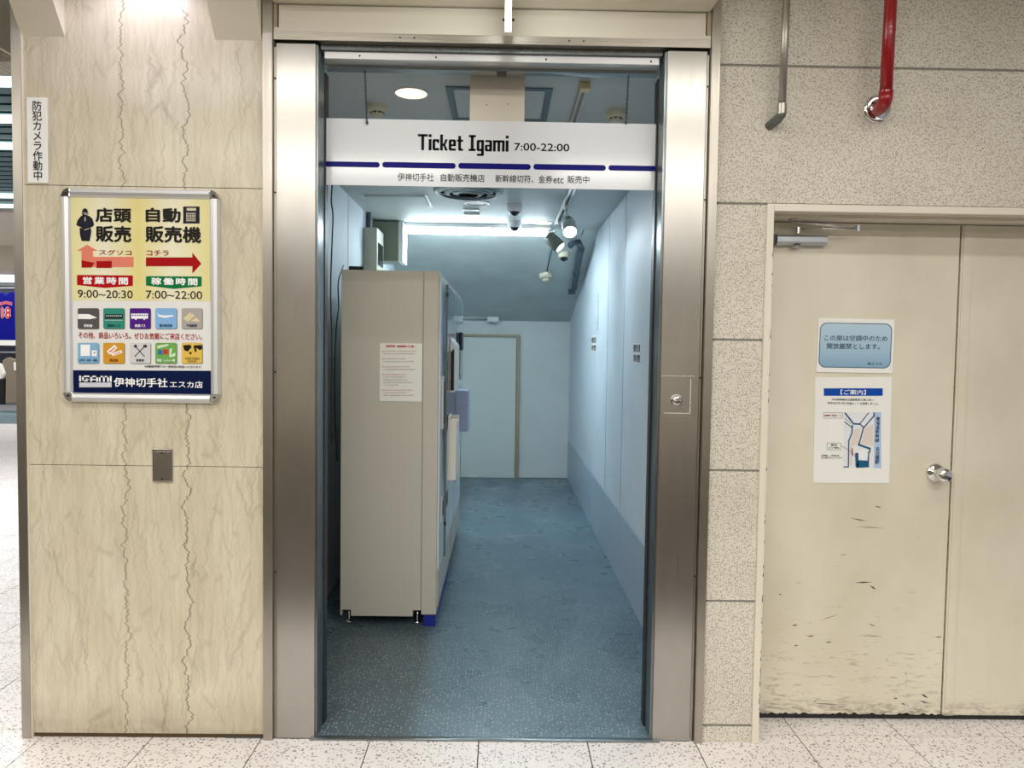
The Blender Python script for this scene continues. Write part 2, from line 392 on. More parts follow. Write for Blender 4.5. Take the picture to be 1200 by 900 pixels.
# marble pillar / left wall
wl = tag(box(-1.72, -1.02, .012, YB, 0, 3.0).build('wall_left', m_joint), 'wall clad in cream veined marble beside the steel doorway', 'wall', kind='structure')
for z0, z1 in ((.016, 1.0035), (1.0055, 2.001), (2.003, 3.0)):
    box(-1.701, -.857, 0, .03, z0, z1).build('marble_panel', m_marble, wl, .001, 1)
box(-1.701, -.857, .004, .03, .0, .016).build('brown_base_strip', flatm('base_brown', 84, 70, 50, .9), wl)  # thin brown strip along the foot of the marble
tr = tag(box(-1.734, -1.702, -.012, .25, 0, 3.0).build('trim_2', m_trim), 'dull steel corner trim on the outer edge of the marble wall', 'trim', kind='structure')
box(-1.7025, -1.699, -.008, .03, 0, 3.0).build('cream_edge', m_cream, tr)
tag(box(-.857, -.824, -.014, .13, 0, 3.0).build('trim_3', m_trim), 'steel upright trim between marble wall and doorway jamb', 'trim', kind='structure')
tag(box(.727, .757, -.014, .13, 0, 3.0).build('trim_4', m_trim), 'steel upright trim between doorway jamb and speckled granite wall', 'trim', kind='structure')
# sloping boxed corbels under the ceiling, left of the doorway
for xa, xb, lab in ((-1.703, -1.553, 'cream boxed corbel above the white vertical camera notice'), (-1.028, -.862, 'cream boxed corbel above the marble beside the doorway')):
    b_ = MB().prismx([(0, 2.518), (0, 3.2), (-.48, 3.2)], xa, xb).build('corbel', m_bracket)
    tag(b_, lab, 'corbel', 'boxed corbels on the marble wall')
# granite right wall
wr = tag(MB().box(.765, .94, .004, YB, 0, 2.0).box(.765, 3.2, .004, YB, 1.99, 3.0).build('wall_right', m_joint), 'speckled grey beige granite slab wall around the cream double door', 'wall', kind='structure')
zs = [.062, .529, 1.013, 1.489, 1.978, 2.466, 3.0]
for k in range(6):
    z0, z1 = zs[k]+.004, zs[k+1]-.004
    if k < 4: box(.757, .944, 0, .03, z0, z1).build('granite_slab', m_granite, wr, .0015, 1)
    elif k == 4:
        MB().prism([(.757, z0), (3.0, z0), (3.0, z1), (.757, z1)], 0, .03).build('granite_slab', m_granite, wr, .0015, 1)
    else: box(.757, 3.0, 0, .03, z0, z1).build('granite_slab', m_granite, wr, .0015, 1)
box(.757, .944, -.004, .03, .0, .057).build('base_slab', m_granite, wr, .0015, 1)
# steel doorway
jl = tag(box(-.813, -.6745, 0, .10, 0, 2.512).build('doorway_jamb_left', m_steel, None, .0015), 'wide brushed steel jamb of the corridor doorway beside the marble', 'jamb', kind='structure')
box(-.822, -.8145, .004, .05, 0, 2.50).build('guide_strip', m_trim, jl)
for zz in (2.39, 1.99, 1.35, .62): MB().cyl((-.818, .005, zz), (-.818, .002, zz), .0035, 10).build('screw', m_dark, jl)
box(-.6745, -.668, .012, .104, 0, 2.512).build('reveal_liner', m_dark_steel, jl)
box(-.6745, -.664, .104, .15, 0, 2.45).build('door_slot', m_black, jl)
jr = tag(box(.574, .714, 0, .10, 0, 2.512).build('doorway_jamb_right', m_steel, None, .0015), 'wide brushed steel jamb of the corridor doorway with the lock plate', 'jamb', kind='structure')
box(.7155, .7225, .004, .05, 0, 2.50).build('guide_strip', m_trim, jr)
for zz in (2.39, 1.99, 1.35, .62): MB().cyl((.719, .005, zz), (.719, .002, zz), .0035, 10).build('screw', m_dark, jr)
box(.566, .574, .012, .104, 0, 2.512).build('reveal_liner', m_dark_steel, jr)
box(.560, .574, .104, .15, 0, 2.45).build('door_slot', m_black, jr)
# lock plate
x0, z1 = at(774.5, 440); x1, z0 = at(813, 488)
lp = tag(box(x0, x1, -.003, 0, z0, z1).build('lock_plate', m_steel, None, .001), 'square brushed steel lock plate with a round chrome cylinder on the jamb', 'lock')
ix0, iz1 = at(779, 444); ix1, iz0 = at(808, 484)
for a_ in ((ix1, ix1+.0015, iz0, iz1), (ix0, ix1, iz0-.0015, iz0)): box(a_[0], a_[1], -.0036, -.003, a_[2], a_[3]).build('engraved_line', m_white, lp)
cx, cz = at(792.5, 469)
MB().lathe((cx, -.003, cz), (0, -1, 0), [(.021, 0), (.021, .004), (.018, .007), (.016, .014), (.010, .016), (0, .016)]).build('lock_cylinder', m_chrome, lp)
box(cx-.001, cx+.001, -.0205, -.019, cz-.006, cz+.006).build('keyhole', m_black, lp)
# header above the doorway
hd = tag(box(-.822, .725, -.004, .10, 2.522, 2.551).build('doorway_header', m_steelh, None, .001), 'brushed steel header bar across the top of the corridor doorway', 'header', kind='structure')
for px in (469, 485.5, 667, 684): MB().cyl((at(px, 47)[0], -.003, 2.537), (at(px, 47)[0], -.0055, 2.537), .003, 10).build('screw', m_dark, hd)
box(-.822, .725, .0, .012, 2.551, 2.566).build('cream_bead', m_cream, hd)
pn = tag(box(-.806, .708, .008, .05, 2.566, 2.648).build('fascia_panel', m_cream), 'long plain cream fascia panel above the steel header', 'panel', kind='structure')
for xx in ((-.822, -.812), (.712, .725)): box(xx[0], xx[1], 0, .02, 2.566, 2.648).build('fascia_edge', m_framebeige, pn)
box(-.812, .712, .02, .06, 2.56, 2.66).build('fascia_backing', m_framebeige, pn)
for px in (590.5, 601.5):
    x, z = at(px, 23.5, .008); MB().cyl((x, .008, z), (x, .004, z), .0045, 10).build('screw', m_dark, pn)
tag(box(-.822, .722, -.14, .06, 2.652, 3.2).build('soffit_box', m_bracket), 'cream boxed soffit projecting over the doorway', 'soffit', kind='structure')
# sliding door rail behind header
rl = thing('door_rail', (-.05, .06, 2.47), 'pale metal sliding door rail under the header with chains fixed to it', 'rail')
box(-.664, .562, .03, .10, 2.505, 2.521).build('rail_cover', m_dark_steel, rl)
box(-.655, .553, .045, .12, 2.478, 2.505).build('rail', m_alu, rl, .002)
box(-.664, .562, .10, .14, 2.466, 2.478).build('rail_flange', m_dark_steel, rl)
for px in (421.5, 511, 640, 763): MB().cyl((at(px, 66, .045)[0], .0455, 2.49), (at(px, 66, .045)[0], .043, 2.49), .0035, 8).build('screw', m_dark, rl)
x, _ = at(588, 77, .12); box(x-.018, x+.018, .10, .13, 2.458, 2.466).build('door_stop', m_black, rl)
# corridor shell
cwl = tag(box(XL-.03, XL, .95, YB, 0, ZC).build('wall_corridor_left', m_board), 'pale board wall behind the vending machines', 'wall', kind='structure')
for yy in (1.55, 2.1, 2.6): box(XL, XL+.0015, yy, yy+.004, .0, ZC).build('board_joint', m_joint, cwl)
tag(box(-1.02, -.862, .16, .92, 0, 2.08).build('wall_stub', m_cream), 'short cream return wall just inside the left jamb', 'wall', kind='structure')
tag(MB().box(-1.02, -.862, .10, .16, 0, 2.53).box(-.862, -.675, .10, .125, 0, 2.53).build('wall_front_left', m_cream), 'wall filling between the left jamb and the corridor side', 'wall', kind='structure')
tag(box(.574, .757, .10, .125, 0, 2.53).build('wall_front_right', m_cream), 'wall filling between the right jamb and the corridor side', 'wall', kind='structure')
cwr = tag(box(XR, XR+.03, .10, YB, .437, 2.60).build('wall_corridor_right', m_board), 'long pale board wall of the corridor with small paper labels', 'wall', kind='structure')
ddo = box(XR-.006, XR+.02, .126, YB, .0, .433).build('dado_panel', m_dado, cwr, .002); ddo['label'] = 'grey blue lower board'
for px, py in ((733, 300), (714, 300)):
    v = ray(px, py); yy = v.y*(XR/v.x)-CD
    box(XR-.0012, XR, yy, yy+.004, .44, ZC).build('board_joint', m_joint, cwr)
wb = tag(box(XL-.03, XR+.03, YB, YB+.05, 0, 2.6).build('wall_back', m_plaster), 'white plaster end wall of the corridor', 'wall', kind='structure')
# ceilings
def prismbox(name, m, yz, x0, x1): return MB().prismx(yz, x0, x1).build(name, m)
tag(prismbox('ceiling', m_ceil, [(.126, 2.53), (.126, 2.56), (YS, 2.56), (YS+.1, 2.5), (YS, ZC), (1.25, ZC), (1.25, 2.53)], XL-.03, XR), 'grey white ceiling over the corridor with hatches and lamps', 'ceiling', kind='structure')
sb = 1.775
tag(prismbox('ceiling_sloped', m_slope, [(YS, ZC), (YB, sb), (YB, sb+.08), (YS, ZC+.08)], XL-.03, XR), 'sloping trowelled plaster ceiling at the far end of the corridor', 'ceiling', kind='structure')
SLN = Vector((0, (ZC-sb), (YB-YS))).normalized(); SLN = Vector((0, -SLN.y, -SLN.z))   # pointing down into the room
def onslope(px, py, off=0.):
    v = ray(px, py); n = SLN; p0 = Vector((0, YS, ZC))+n*off; o_ = Vector((0, -CD, CH))
    t_ = (p0-o_).dot(n)/v.dot(n); return o_+v*t_
# back door
d2 = thing('door_2', (-.14, YB, 0), 'plain pale low door with beige frame in the far end wall', 'door', kind='structure')
box(-.455, .155, YB-.022, YB, .006, 1.588).build('door_leaf', m_doorback, d2, .002)
MB().box(.16, .195, YB-.04, YB, 0, 1.62).box(-.495, -.46, YB-.04, YB, 0, 1.62).box(-.46, .16, YB-.04, YB, 1.592, 1.62).build('door_frame', m_framebeige, d2, .002)
box(.154, .1595, YB-.006, YB-.001, 0, 1.59).build('door_gap', m_black, d2)
tag(box(.196, XR-.007, YB-.004, YB, 0, .008).build('foot_line_back', m_dark), 'thin dark line at the foot of the end wall', 'foot_line', kind='structure')  # thin dark strip where the end wall meets the floor
# ------------------------------------------------------------------ right-hand double door (door_1)
YD = .17
d1 = thing('door_1', (1.75, YD, 0), 'scuffed cream steel double door in the granite wall', 'door', kind='structure')
FX0 = .941; FX1 = .966; FZ = 1.978
fr = MB()
fr.box(FX0, FX1, -.012, YD+.04, 0, FZ)
fr.box(FX1, 2.9, -.012, .02, FZ-.026, FZ).box(FX1, 2.9, .02, .09, FZ-.018, FZ).box(FX1, 2.9, .09, YD+.04, FZ-.03, FZ)
fr.build('door_frame', m_cream, d1, .0015)
leaf1 = box(FX1+.003, 1.753, YD, YD+.04, .022, 1.945).build('door_leaf', m_door, d1, .002)
leaf2 = box(1.760, 2.60, YD, YD+.04, .022, 1.945).build('door_leaf', m_door, d1, .002)
box(1.766, 1.800, YD-.004, YD, .022, 1.945).build('meeting_stile', m_door, leaf2, .001)
box(1.7535, 1.7595, YD+.01, YD+.03, .02, 1.945).build('door_gap', flatm('rusty_gap', 92, 62, 44, .9), d1)
box(FX1, 2.9, YD+.01, YD+.04, .001, .02).build('floor_gap', m_black, d1)
# knob
kx, kz = at(1096, 554, YD)
kb = MB().lathe((kx, YD, kz), (0, -1, 0), [(.038, 0), (.037, .006), (.030, .012), (.020, .018), (.015, .028), (.017, .036), (.025, .044), (.0285, .056), (.0275, .068), (.022, .074), (.010, .077), (0, .0775)], 28).build('door_knob', m_chrome, leaf1)
# door closer
cl = thing('door_closer', (1.08, YD, 1.86), 'silver overhead door closer with folding arm on the cream door', 'door closer')
bx0, bz1 = at(910, 274.5, YD-.03); bx1, bz0 = at(969, 288, YD-.03)
MB().prismx([(YD, bz0), (YD-.028, bz0), (YD-.040, bz0+.010), (YD-.040, bz1-.010), (YD-.030, bz1), (YD, bz1)], bx0, bx1).build('closer_body', m_closer, cl, .002)
ex0, _ = at(905, 280, YD-.03)
MB().prismx([(YD, bz0-.001), (YD-.03, bz0-.001), (YD-.03, bz1+.001), (YD, bz1+.001)], ex0, bx0).build('end_cap', mat('dark_cap', srgb(70, 72, 66), .4), cl, .003)
px0, _ = at(901.5, 280, YD-.01)
box(px0, ex0, YD-.014, YD, bz0, bz1).build('mounting_plate', m_white, cl)
for dz in (.3, .75):
    zz = bz0+(bz1-bz0)*dz; MB().cyl(((px0+ex0)/2, YD-.014, zz), ((px0+ex0)/2, YD-.016, zz), .004, 10).build('screw', m_dark, cl)
ax, az = at(936, 270, YD-.025); MB().cyl((ax, YD-.022, az-.012), (ax, YD-.022, az+.012), .009, 14).build('pinion', m_chrome, cl)
qx, qz = at(934, 291, YD-.03); MB().lathe((qx, YD-.022, bz0), (0, 0, -1), [(.016, 0), (.015, .006), (.010, .010), (0, .011)], 16).build('adjuster_cap', m_closer, cl)
sx_, sz_ = at(928.5, 259, YD-.06); tx, tz = at(1006, 267, YD-.10)
MB().box(sx_-.012, sx_+.012, YD-.075, YD-.045, sz_-.002, sz_+.022).build('arm_shoe', m_closer, cl, .002)
MB().tube([(sx_, YD-.06, sz_-.004), (tx, YD-.10, tz)], .0035, 8).build('upper_arm', m_chrome, cl)
MB().tube([(ax, YD-.022, az+.008), (tx, YD-.10, tz-.004)], .0032, 8).build('lower_arm', m_chrome, cl)
MB().cyl((tx, YD-.10, tz-.012), (tx, YD-.10, tz+.010), .0085, 12).build('arm_joint', m_closer, cl)
# scratches on the left leaf (paint wear, thin ribbons)
scr_ = []
for a_ in ((1025, 593, 1033, 595, 1.4), (996, 607, 1017, 611, 1.2), (1001, 683, 1023, 682, 1.6), (1019, 686, 1027, 691, 2.2), (1076, 627, 1077, 632, 1.5), (928, 733, 935, 732, 1.3),
           (945, 746, 955, 745, 1.2), (967, 753, 975, 752, 1.4), (930, 757, 936, 756, 1.2), (1018, 731, 1026, 734, 1.2), (1095, 747, 1105, 746, 1.2), (1038, 770, 1041, 777, 1.3), (1060, 787, 1063, 792, 1.4),
           (1063, 792, 1061, 805, 1.2), (1079, 813, 1088, 818, 2.6), (1077, 821, 1088, 824, 1.6), (1047, 819, 1052, 818, 1.5), (1056, 824, 1061, 826, 1.6), (950, 824, 988, 826, .9), (953, 823, 957, 821, 1.2),
           (912, 696, 916, 697, 1.2), (1002, 617, 1037, 619, .7), (985, 650, 992, 650, .8), (1012, 745, 1036, 746, .7), (958, 728, 985, 719, .6), (1030, 530, 1046, 548, .5)):
    n_ = 3; x0, y0, x1, y1, w_ = a_
    scr_.append([(x0, y0), ((x0+x1)/2, (y0+y1)/2-w_/2), (x1, y1), ((x0+x1)/2, (y0+y1)/2+w_/2)])
sc_o = flat('scuff_marks', scr_, YD-.0006, flatm('dark_scuff', 74, 62, 52, .8), d1); sc_o['kind'] = 'stuff'
for a_, k in (((924, 752), 1.2), ((978, 734.5), 1.2), ((896, 780), 1), ): pass
ch = []
for k in range(26):
    z_ = random.uniform(.05, 1.6); ww = random.uniform(.001, .003)
    ch.append([(1.7535-ww, z_), (1.7535, z_-random.uniform(.003, .01)), (1.7535, z_+random.uniform(.004, .02))])
for k in range(34):
    x_ = random.uniform(1.0, 1.74); hh = random.uniform(.002, .009); l_ = random.uniform(.006, .04)
    ch.append([(x_, .0225), (x_+l_, .0225), (x_+l_*.5, .0225+hh)])
co_ = flat('chipped_paint', ch, YD-.0007, flatm('rust_chip', 60, 46, 36, .9), d1, px=False); co_['kind'] = 'stuff'
chf = []
for k in range(40):
    z_ = random.choice((random.uniform(.1, .9), random.uniform(.1, 1.9))); ww = random.uniform(.0015, .004)
    chf.append([(FX1-ww, z_), (FX1-.0002, z_-random.uniform(.003, .010)), (FX1-.0002, z_+random.uniform(.004, .016))])
co_ = flat('chipped_edge', chf, -.0127, flatm('rust_chip_frame', 74, 58, 44, .9), d1, px=False); co_['kind'] = 'stuff'
for px, py in ((988, 248), (1013, 252), (1039, 245), (1092, 241), (1116, 244)):
    pass
# ------------------------------------------------------------------ notices on the door
yq = YD-.004
def sheet(name, corners, y, m, label, cat, th=.0015):
    pts = [at(a, b, y) for a, b in corners]
    o = MB().prism(pts, y, y+th).build(name, m); tag(o, label, cat); return o
n1 = sheet('door_notice', [(956.5, 436), (1046, 437.5), (1048.5, 374.5), (959, 372.5)], yq, m_sheet, 'pale blue notice with rounded border on the cream door, above the map sheet', 'notice', .003)
m_nb = mat('notice_blue', srgb(150, 184, 208), .35); t = NT(m_nb)
zz = t.n('ShaderNodeSeparateXYZ', Vector=t.n('ShaderNodeNewGeometry').outputs['Position'])
za, zb = at(1000, 380, yq)[1], at(1000, 432, yq)[1]
g = t.n('ShaderNodeMapRange', Value=zz.outputs[2], i1=zb, i2=za)
t.base(t.ramp(g.outputs[0], (0, srgb(128, 166, 196)), (.35, srgb(158, 190, 212)), (1, srgb(182, 208, 224))))
m_nedge = flatm('notice_border', 44, 76, 110); m_nink = flatm('notice_ink', 34, 52, 76)
def skew(p, x0=961, dx=0): return p
flat('border', [[(x+(378-y)*.045, y+(x-961)*.016) for x, y in rr(961.3, 378, 1045.8, 430.5, 8)]], yq-.0004, m_nedge, n1)
flat('blue_field', [[(x+(378-y)*.045, y+(x-961)*.016) for x, y in rr(962.2, 378.9, 1044.9, 429.6, 7.4)]], yq-.0006, m_nb, n1)
lettering('lettering', 'この扉は空調中のため', 966, 393, 1040, 399.6, yq-.0008, m_nink, n1, .008)
lettering('lettering', '開放厳禁とします。', 969, 402.4, 1031, 409.2, yq-.0008, m_nink, n1, .008)
lettering('lettering', '㈱エスカ', 1016.5, 424.5, 1033.5, 428, yq-.0008, m_nink, n1, .008)
n2 = sheet('map_notice', [(953, 565.8), (1042, 566.3), (1045.3, 441.7), (955.3, 442)], yq+.002, m_sheet, 'white sheet with blue heading and a small street map on the cream door', 'notice', .0012)
yn = yq+.0016
G = lambda x, y: (940+x/6, 430+y/6)
def gp(l): return [G(*p_) for p_ in l]
m_nblue = flatm('heading_blue', 18, 74, 168); m_mteal = flatm('map_teal', 34, 92, 128); m_mred = flatm('map_red', 150, 34, 44)
flat('heading_band', [gp(R4(152, 150, 567, 203))], yn, m_nblue, n2)
lettering('lettering', '【ご案内】', *G(270, 160), *G(448, 195), yn-.0004, m_white, n2, .01)
lettering('lettering', '中央新幹線名古屋駅新設工事に伴い、', *G(210, 222), *G(508, 239), yn, m_ink, n2, .01)
lettering('lettering', '令和5年2月1日に歩道ルートを変更しました。', *G(178, 247), *G(538, 265), yn, m_ink, n2, .01)
flat('map_ground', [gp([(292, 318), (505, 318), (505, 710), (292, 710)])], yn, flatm('map_pale', 226, 228, 232), n2)
flat('map_plot', [gp([(440, 430), (500, 400), (500, 560), (415, 540)]), gp([(365, 440), (412, 430), (395, 540), (350, 560), (350, 690), (335, 690), (338, 540)])], yn-.0002, flatm('map_plot_beige', 222, 210, 202), n2)
flat('map_side_band', [gp(R4(505, 318, 556, 712))], yn-.0001, flatm('pale_blue_band', 176, 200, 226), n2)
roads = [seg(300, 322, 362, 400, 11), seg(360, 400, 410, 402, 11), seg(405, 402, 468, 322, 7), seg(505, 322, 505, 350, 10), seg(505, 345, 432, 428, 9), seg(406, 402, 434, 425, 8), seg(298, 385, 356, 430, 7), seg(298, 360, 350, 405, 3), seg(354, 408, 350, 468, 9),
         seg(350, 465, 328, 520, 9), seg(328, 518, 325, 705, 9), seg(432, 425, 400, 545, 9), seg(392, 545, 478, 575, 14), seg(478, 570, 474, 602, 10), seg(474, 602, 462, 600, 8), seg(467, 600, 466, 660, 10), seg(384, 605, 386, 700, 22), seg(290, 703, 325, 703, 8)]
flat('map_roads', [gp(s_) for s_ in roads]+[gp([(395, 655), (470, 660), (470, 705), (378, 710)])], yn-.0004, m_mteal, n2)
flat('map_plaza', [gp(ell(430, 615, 34, 40))], yn-.0006, flatm('map_white', 232, 236, 240), n2)
flat('route', [gp(s_) for s_ in (seg(272, 552, 352, 600, 3), seg(352, 570, 352, 625, 7), seg(352, 600, 380, 640, 3))], yn-.0007, m_mred, n2); flat('legend_bar', [gp(R4(158, 337, 198, 346))], yn-.0007, m_mred, n2)
lettering('lettering', '歩道ルート', *G(206, 334), *G(278, 349), yn-.0004, m_ink, n2, .01)
for x0, y0, x1, y1 in ((150, 322, 285, 360), (175, 535, 272, 583)):
    brd = []
    for s_ in (seg(x0, y0, x1, y0, 2.5), seg(x0, y1, x1, y1, 2.5), seg(x0, y0, x0, y1, 2.5), seg(x1, y0, x1, y1, 2.5)): brd.append(gp(s_))
    flat('box_outline', brd, yn-.0004, flatm('map_grey', 120, 120, 128), n2)
lettering('lettering', '現在地', *G(202, 541), *G(246, 556), yn-.0004, m_ink, n2, .012)
lettering('lettering', '(エスカ階段)', *G(188, 562), *G(260, 576), yn-.0004, m_ink, n2, .012)
lettering('lettering', 'お客様は、ご利用の際', *G(134, 617), *G(260, 629), yn-.0004, m_ink, n2, .012)
lettering('lettering', '床上標示を行っています。', *G(134, 633), *G(286, 645), yn-.0004, m_ink, n2, .012)
lettering('lettering', '東海道新幹線', *G(516, 350), *G(545, 530), yn-.0006, flatm('map_navy', 24, 44, 84), n2, .015, True)
lettering('lettering', '名古屋駅', *G(514, 562), *G(545, 682), yn-.0006, flatm('map_navy_b', 24, 44, 84), n2, .015, True)
# ------------------------------------------------------------------ pipes on the granite
def pz(px, py, y): x, z = at(px, py, y); return (x, y, z)
gp1 = thing('conduit_pipe', pz(915, 60, -.05), 'thin grey metal conduit dropping down the granite and bending into it', 'pipe')
MB().tube([pz(924, -60, -.06), pz(916.5, 124, -.06)], .0135, 14).build('pipe', m_pipe, gp1)
MB().cyl(pz(916.5, 122, -.06), pz(916, 134, -.06), .0165, 14).build('collar', m_pipe, gp1)
MB().tube([pz(916.3, 130, -.06), pz(915, 135, -.055), pz(912, 139, -.045), pz(907, 143, -.02), pz(901, 148, .005)], .0165, 14).build('elbow', m_elbow, gp1)
rp = thing('red_pipe', pz(1038, 60, -.09), 'thick red fire pipe bending into the granite wall through a chrome ring', 'pipe')
MB().tube([pz(1047, -60, -.11), pz(1038, 112, -.11)], .0205, 18).build('pipe', m_red, rp)
MB().cyl(pz(1038.3, 107, -.11), pz(1038, 110, -.11), .0235, 18).build('collar', m_red, rp)
el = [pz(1038, 109, -.11), pz(1037.6, 116, -.108), pz(1036, 121, -.098), pz(1033.5, 125, -.08), pz(1030.5, 127.5, -.05), pz(1029, 127.5, -.0)]
MB().tube(el, .0235, 18).build('elbow', m_red, rp)
fx, fz = at(1028.5, 127.5, -.004)
MB().lathe((fx, 0, fz), (0, -1, 0), [(.050, 0), (.049, .004), (.043, .010), (.036, .008), (.028, .010), (.024, .012)], 32).build('escutcheon_ring', m_chrome, rp)
# ------------------------------------------------------------------ vertical camera notice and junction plate on the marble
x0, z1 = at(31, 114, -.004); x1, z0 = at(56.5, 214.5, -.004)
vn = tag(box(x0, x1, -.004, -.0005, z0, z1).build('camera_notice', m_sheet, None, .0006), 'narrow white vertical notice with black characters at the marble edge', 'notice')
lettering('lettering', '防犯カメラ作動中', 38.2, 118, 49.4, 211.5, -.0046, m_ink, vn, .012, True)
x0, z1 = at(179.5, 525.5); x1, z0 = at(203, 564.5)
jp = tag(box(x0, x1, -.008, 0, z0, z1).build('junction_plate', m_trim, None, .0025), 'small steel blank cover plate on the marble below the poster', 'cover plate')
box(x0+.004, x1-.004, -.0095, -.008, z0+.004, z1-.010).build('cover_face', m_trim, jp, .001)
for zz in (z0+.011, z1-.014): MB().cyl(((x0+x1)/2, -.0095, zz), ((x0+x1)/2, -.0105, zz), .0035, 10).build('screw', m_dark, jp)
# ------------------------------------------------------------------ poster frame
YP = -.024
pf = thing('poster_frame', (-1.28, -.01, 1.6), 'silver snap frame poster of the ticket shop on the marble wall', 'poster')
cr = [(69.5, 219), (255, 222), (257.5, 471.5), (73, 473)]
cw = [at(a, b, YP) for a, b in cr]
fx0, fx1 = (cw[0][0]+cw[3][0])/2, (cw[1][0]+cw[2][0])/2; fz1, fz0 = (cw[0][1]+cw[1][1])/2, (cw[2][1]+cw[3][1])/2
W = .034
def rail(x0, x1, z0, z1, horiz):
    prof = [(0, 0), (0, .012), (.006, .022), (.017, .026), (.028, .022), (.034, .012), (.034, 0)]
    mb = MB()
    if horiz:
        n = len(prof); mb.add([(x0, -h-.0, z0+a) for a, h in prof]+[(x1, -h, z0+a) for a, h in prof], [tuple(range(n)), tuple(range(n, 2*n))[::-1]]+[(k, k+1, k+1+n, k+n) for k in range(n-1)]+[(n-1, 0, n, 2*n-1)])
    else:
        n = len(prof); mb.add([(x0+a, -h, z0) for a, h in prof]+[(x0+a, -h, z1) for a, h in prof], [tuple(range(n)), tuple(range(n, 2*n))[::-1]]+[(k, k+1, k+1+n, k+n) for k in range(n-1)]+[(n-1, 0, n, 2*n-1)])
    return mb
for o_ in (rail(fx0+W, fx1-W, fz1-W, fz1, True), rail(fx0+W, fx1-W, fz0, fz0+W, True), rail(fx0, 0, fz0+W, fz1-W, False), rail(fx1-W, 0, fz0+W, fz1-W, False)):
    o_.build('frame_rail', m_alu, pf)
for sx2, sz2, cx_, cz_ in ((-1, 1, fx0+W, fz1-W), (1, 1, fx1-W, fz1-W), (-1, -1, fx0+W, fz0+W), (1, -1, fx1-W, fz0+W)):
    pts = [(cx_, cz_)]+[(cx_+sx2*W*math.cos(math.radians(a)), cz_+sz2*W*math.sin(math.radians(a))) for a in range(0, 91, 15)]
    MB().prism(pts, -.020, 0).build('corner_cap', m_chrome, pf, .003)
    MB().cyl((cx_+sx2*.016, -.020, cz_+sz2*.012), (cx_+sx2*.016, -.0225, cz_+sz2*.012), .004, 10).build('screw', m_dark, pf)
YP = -.012
box(fx0+.02, fx1-.02, YP, 0, fz0+.02, fz1-.02).build('poster_sheet', mat('poster_white', srgb(228, 228, 226), .22), pf)
ly = YP-.0005
m_py = mat('poster_yellow', srgb(226, 218, 160), .2); t = NT(m_py)
xx = t.n('ShaderNodeSeparateXYZ', Vector=t.n('ShaderNodeNewGeometry').outputs['Position'])
xm_ = at(162, 300, YP)[0]
g = t.math('ABSOLUTE', t.math('SUBTRACT', xx.outputs[0], xm_)); g = t.n('ShaderNodeMapRange', Value=g, i1=.0, i2=.24)
t.base(t.ramp(g.outputs[0], (0, srgb(226, 214, 140)), (.5, srgb(236, 232, 206)), (1, srgb(228, 220, 158))))
flat('yellow_field', [[(80, 352), (246.5, 353), (245.5, 229), (79, 228)]], ly, m_py, pf)
ly = YP-.001
def H(x, y): return (60+x/5.624, 210+y/5.624)
m_pink = mat('poster_black', (.016, .014, .012), .3, spec=.15)
def L(txt, a, b, c, d, m=None, bold=.02, sp=1.): return lettering('lettering', txt, a, b, c, d, ly-.0004, m or m_pink, pf, bold, False, sp)
L('店頭', 111.6, 243.5, 154.2, 260.7, bold=.035); L('販売', 112, 264.5, 154, 284, bold=.035)
L('自動', 170.6, 243.5, 211.8, 260.7, bold=.035); L('販売機', 170.2, 265, 236, 284.7, bold=.035)
m_prr = flatm('poster_red', 164, 22, 24, .25); m_pnk = flatm('poster_salmon', 222, 130, 108, .25); m_pgr = flatm('poster_green', 20, 118, 62, .25); m_pmar = flatm('poster_maroon', 150, 30, 52)
L('スグソコ', 116, 292.7, 154.2, 299.2, m_pmar, .01); L('コチラ', 171.7, 293.2, 197.8, 299.8, m_pmar, .01)
flat('left_arrow', [[(90, 293.8), (102, 286.8), (114.5, 293.8)], R4(95.5, 293.8, 109, 313), R4(109, 301, 156.6, 313)], ly, m_pnk, pf)
flat('arrow_shadow', [[(95.5, 313.6), (107, 313.6), (111, 308), (95.5, 305)], R4(113, 306, 131, 314)], ly-.0003, m_prr, pf)
flat('right_arrow', [R4(171, 301.6, 225.4, 312), [(225.4, 320.6), (236, 309.2), (225.4, 296)]], ly, m_prr, pf)
flat('red_banner', [[(90.2, 334), (123, 337.4), (155.7, 335), (155.7, 322.8), (90.2, 322.2)]], ly, flatm('poster_red_b', 176, 20, 26, .25), pf)
flat('green_banner', [[(171, 334.6), (204, 338.6), (236.4, 335.4), (236.4, 324), (171, 323.6)]], ly, m_pgr, pf)
L('営業時間', 97, 324.6, 150, 333.4, m_white, .03, 1.3); L('稼働時間', 177, 325.6, 231.4, 334.2, m_white, .03, 1.3)
L('9:00~20:30', 91, 340, 155.5, 349.2, bold=.004); L('7:00~22:00', 171, 340.8, 237, 350.2, bold=.004)
# silhouette of a clerk and pictogram of a ticket machine
m_sil = flatm('silhouette_navy', 34, 32, 46)
K = lambda pts: [(80+x/8.18, 235+y/8.18) for x, y in pts]
flat('clerk_pictogram', [K(ell(160, 118, 30, 44)), K([(120, 150), (155, 135), (205, 150), (232, 175), (248, 232), (235, 250), (205, 262), (150, 268), (105, 250), (76, 235), (88, 190)]),
     K([(108, 262), (215, 262), (222, 300), (205, 390), (128, 388), (112, 330)])], ly, m_sil, pf)
flat('clerk_pictogram_light', [K([(150, 125), (195, 130), (192, 140), (155, 138)]), K([(155, 155), (166, 155), (168, 190), (162, 205), (154, 190)]), K([(150, 278), (200, 262), (203, 270), (160, 286)]), K([(120, 112), (200, 118), (200, 124), (120, 118)])], ly-.0004, flatm('silhouette_grey', 176, 170, 160), pf)['kind'] = 'stuff'
flat('machine_pictogram', [[H(*q) for q in R4(870, 180, 978, 292)]], ly, m_sil, pf)
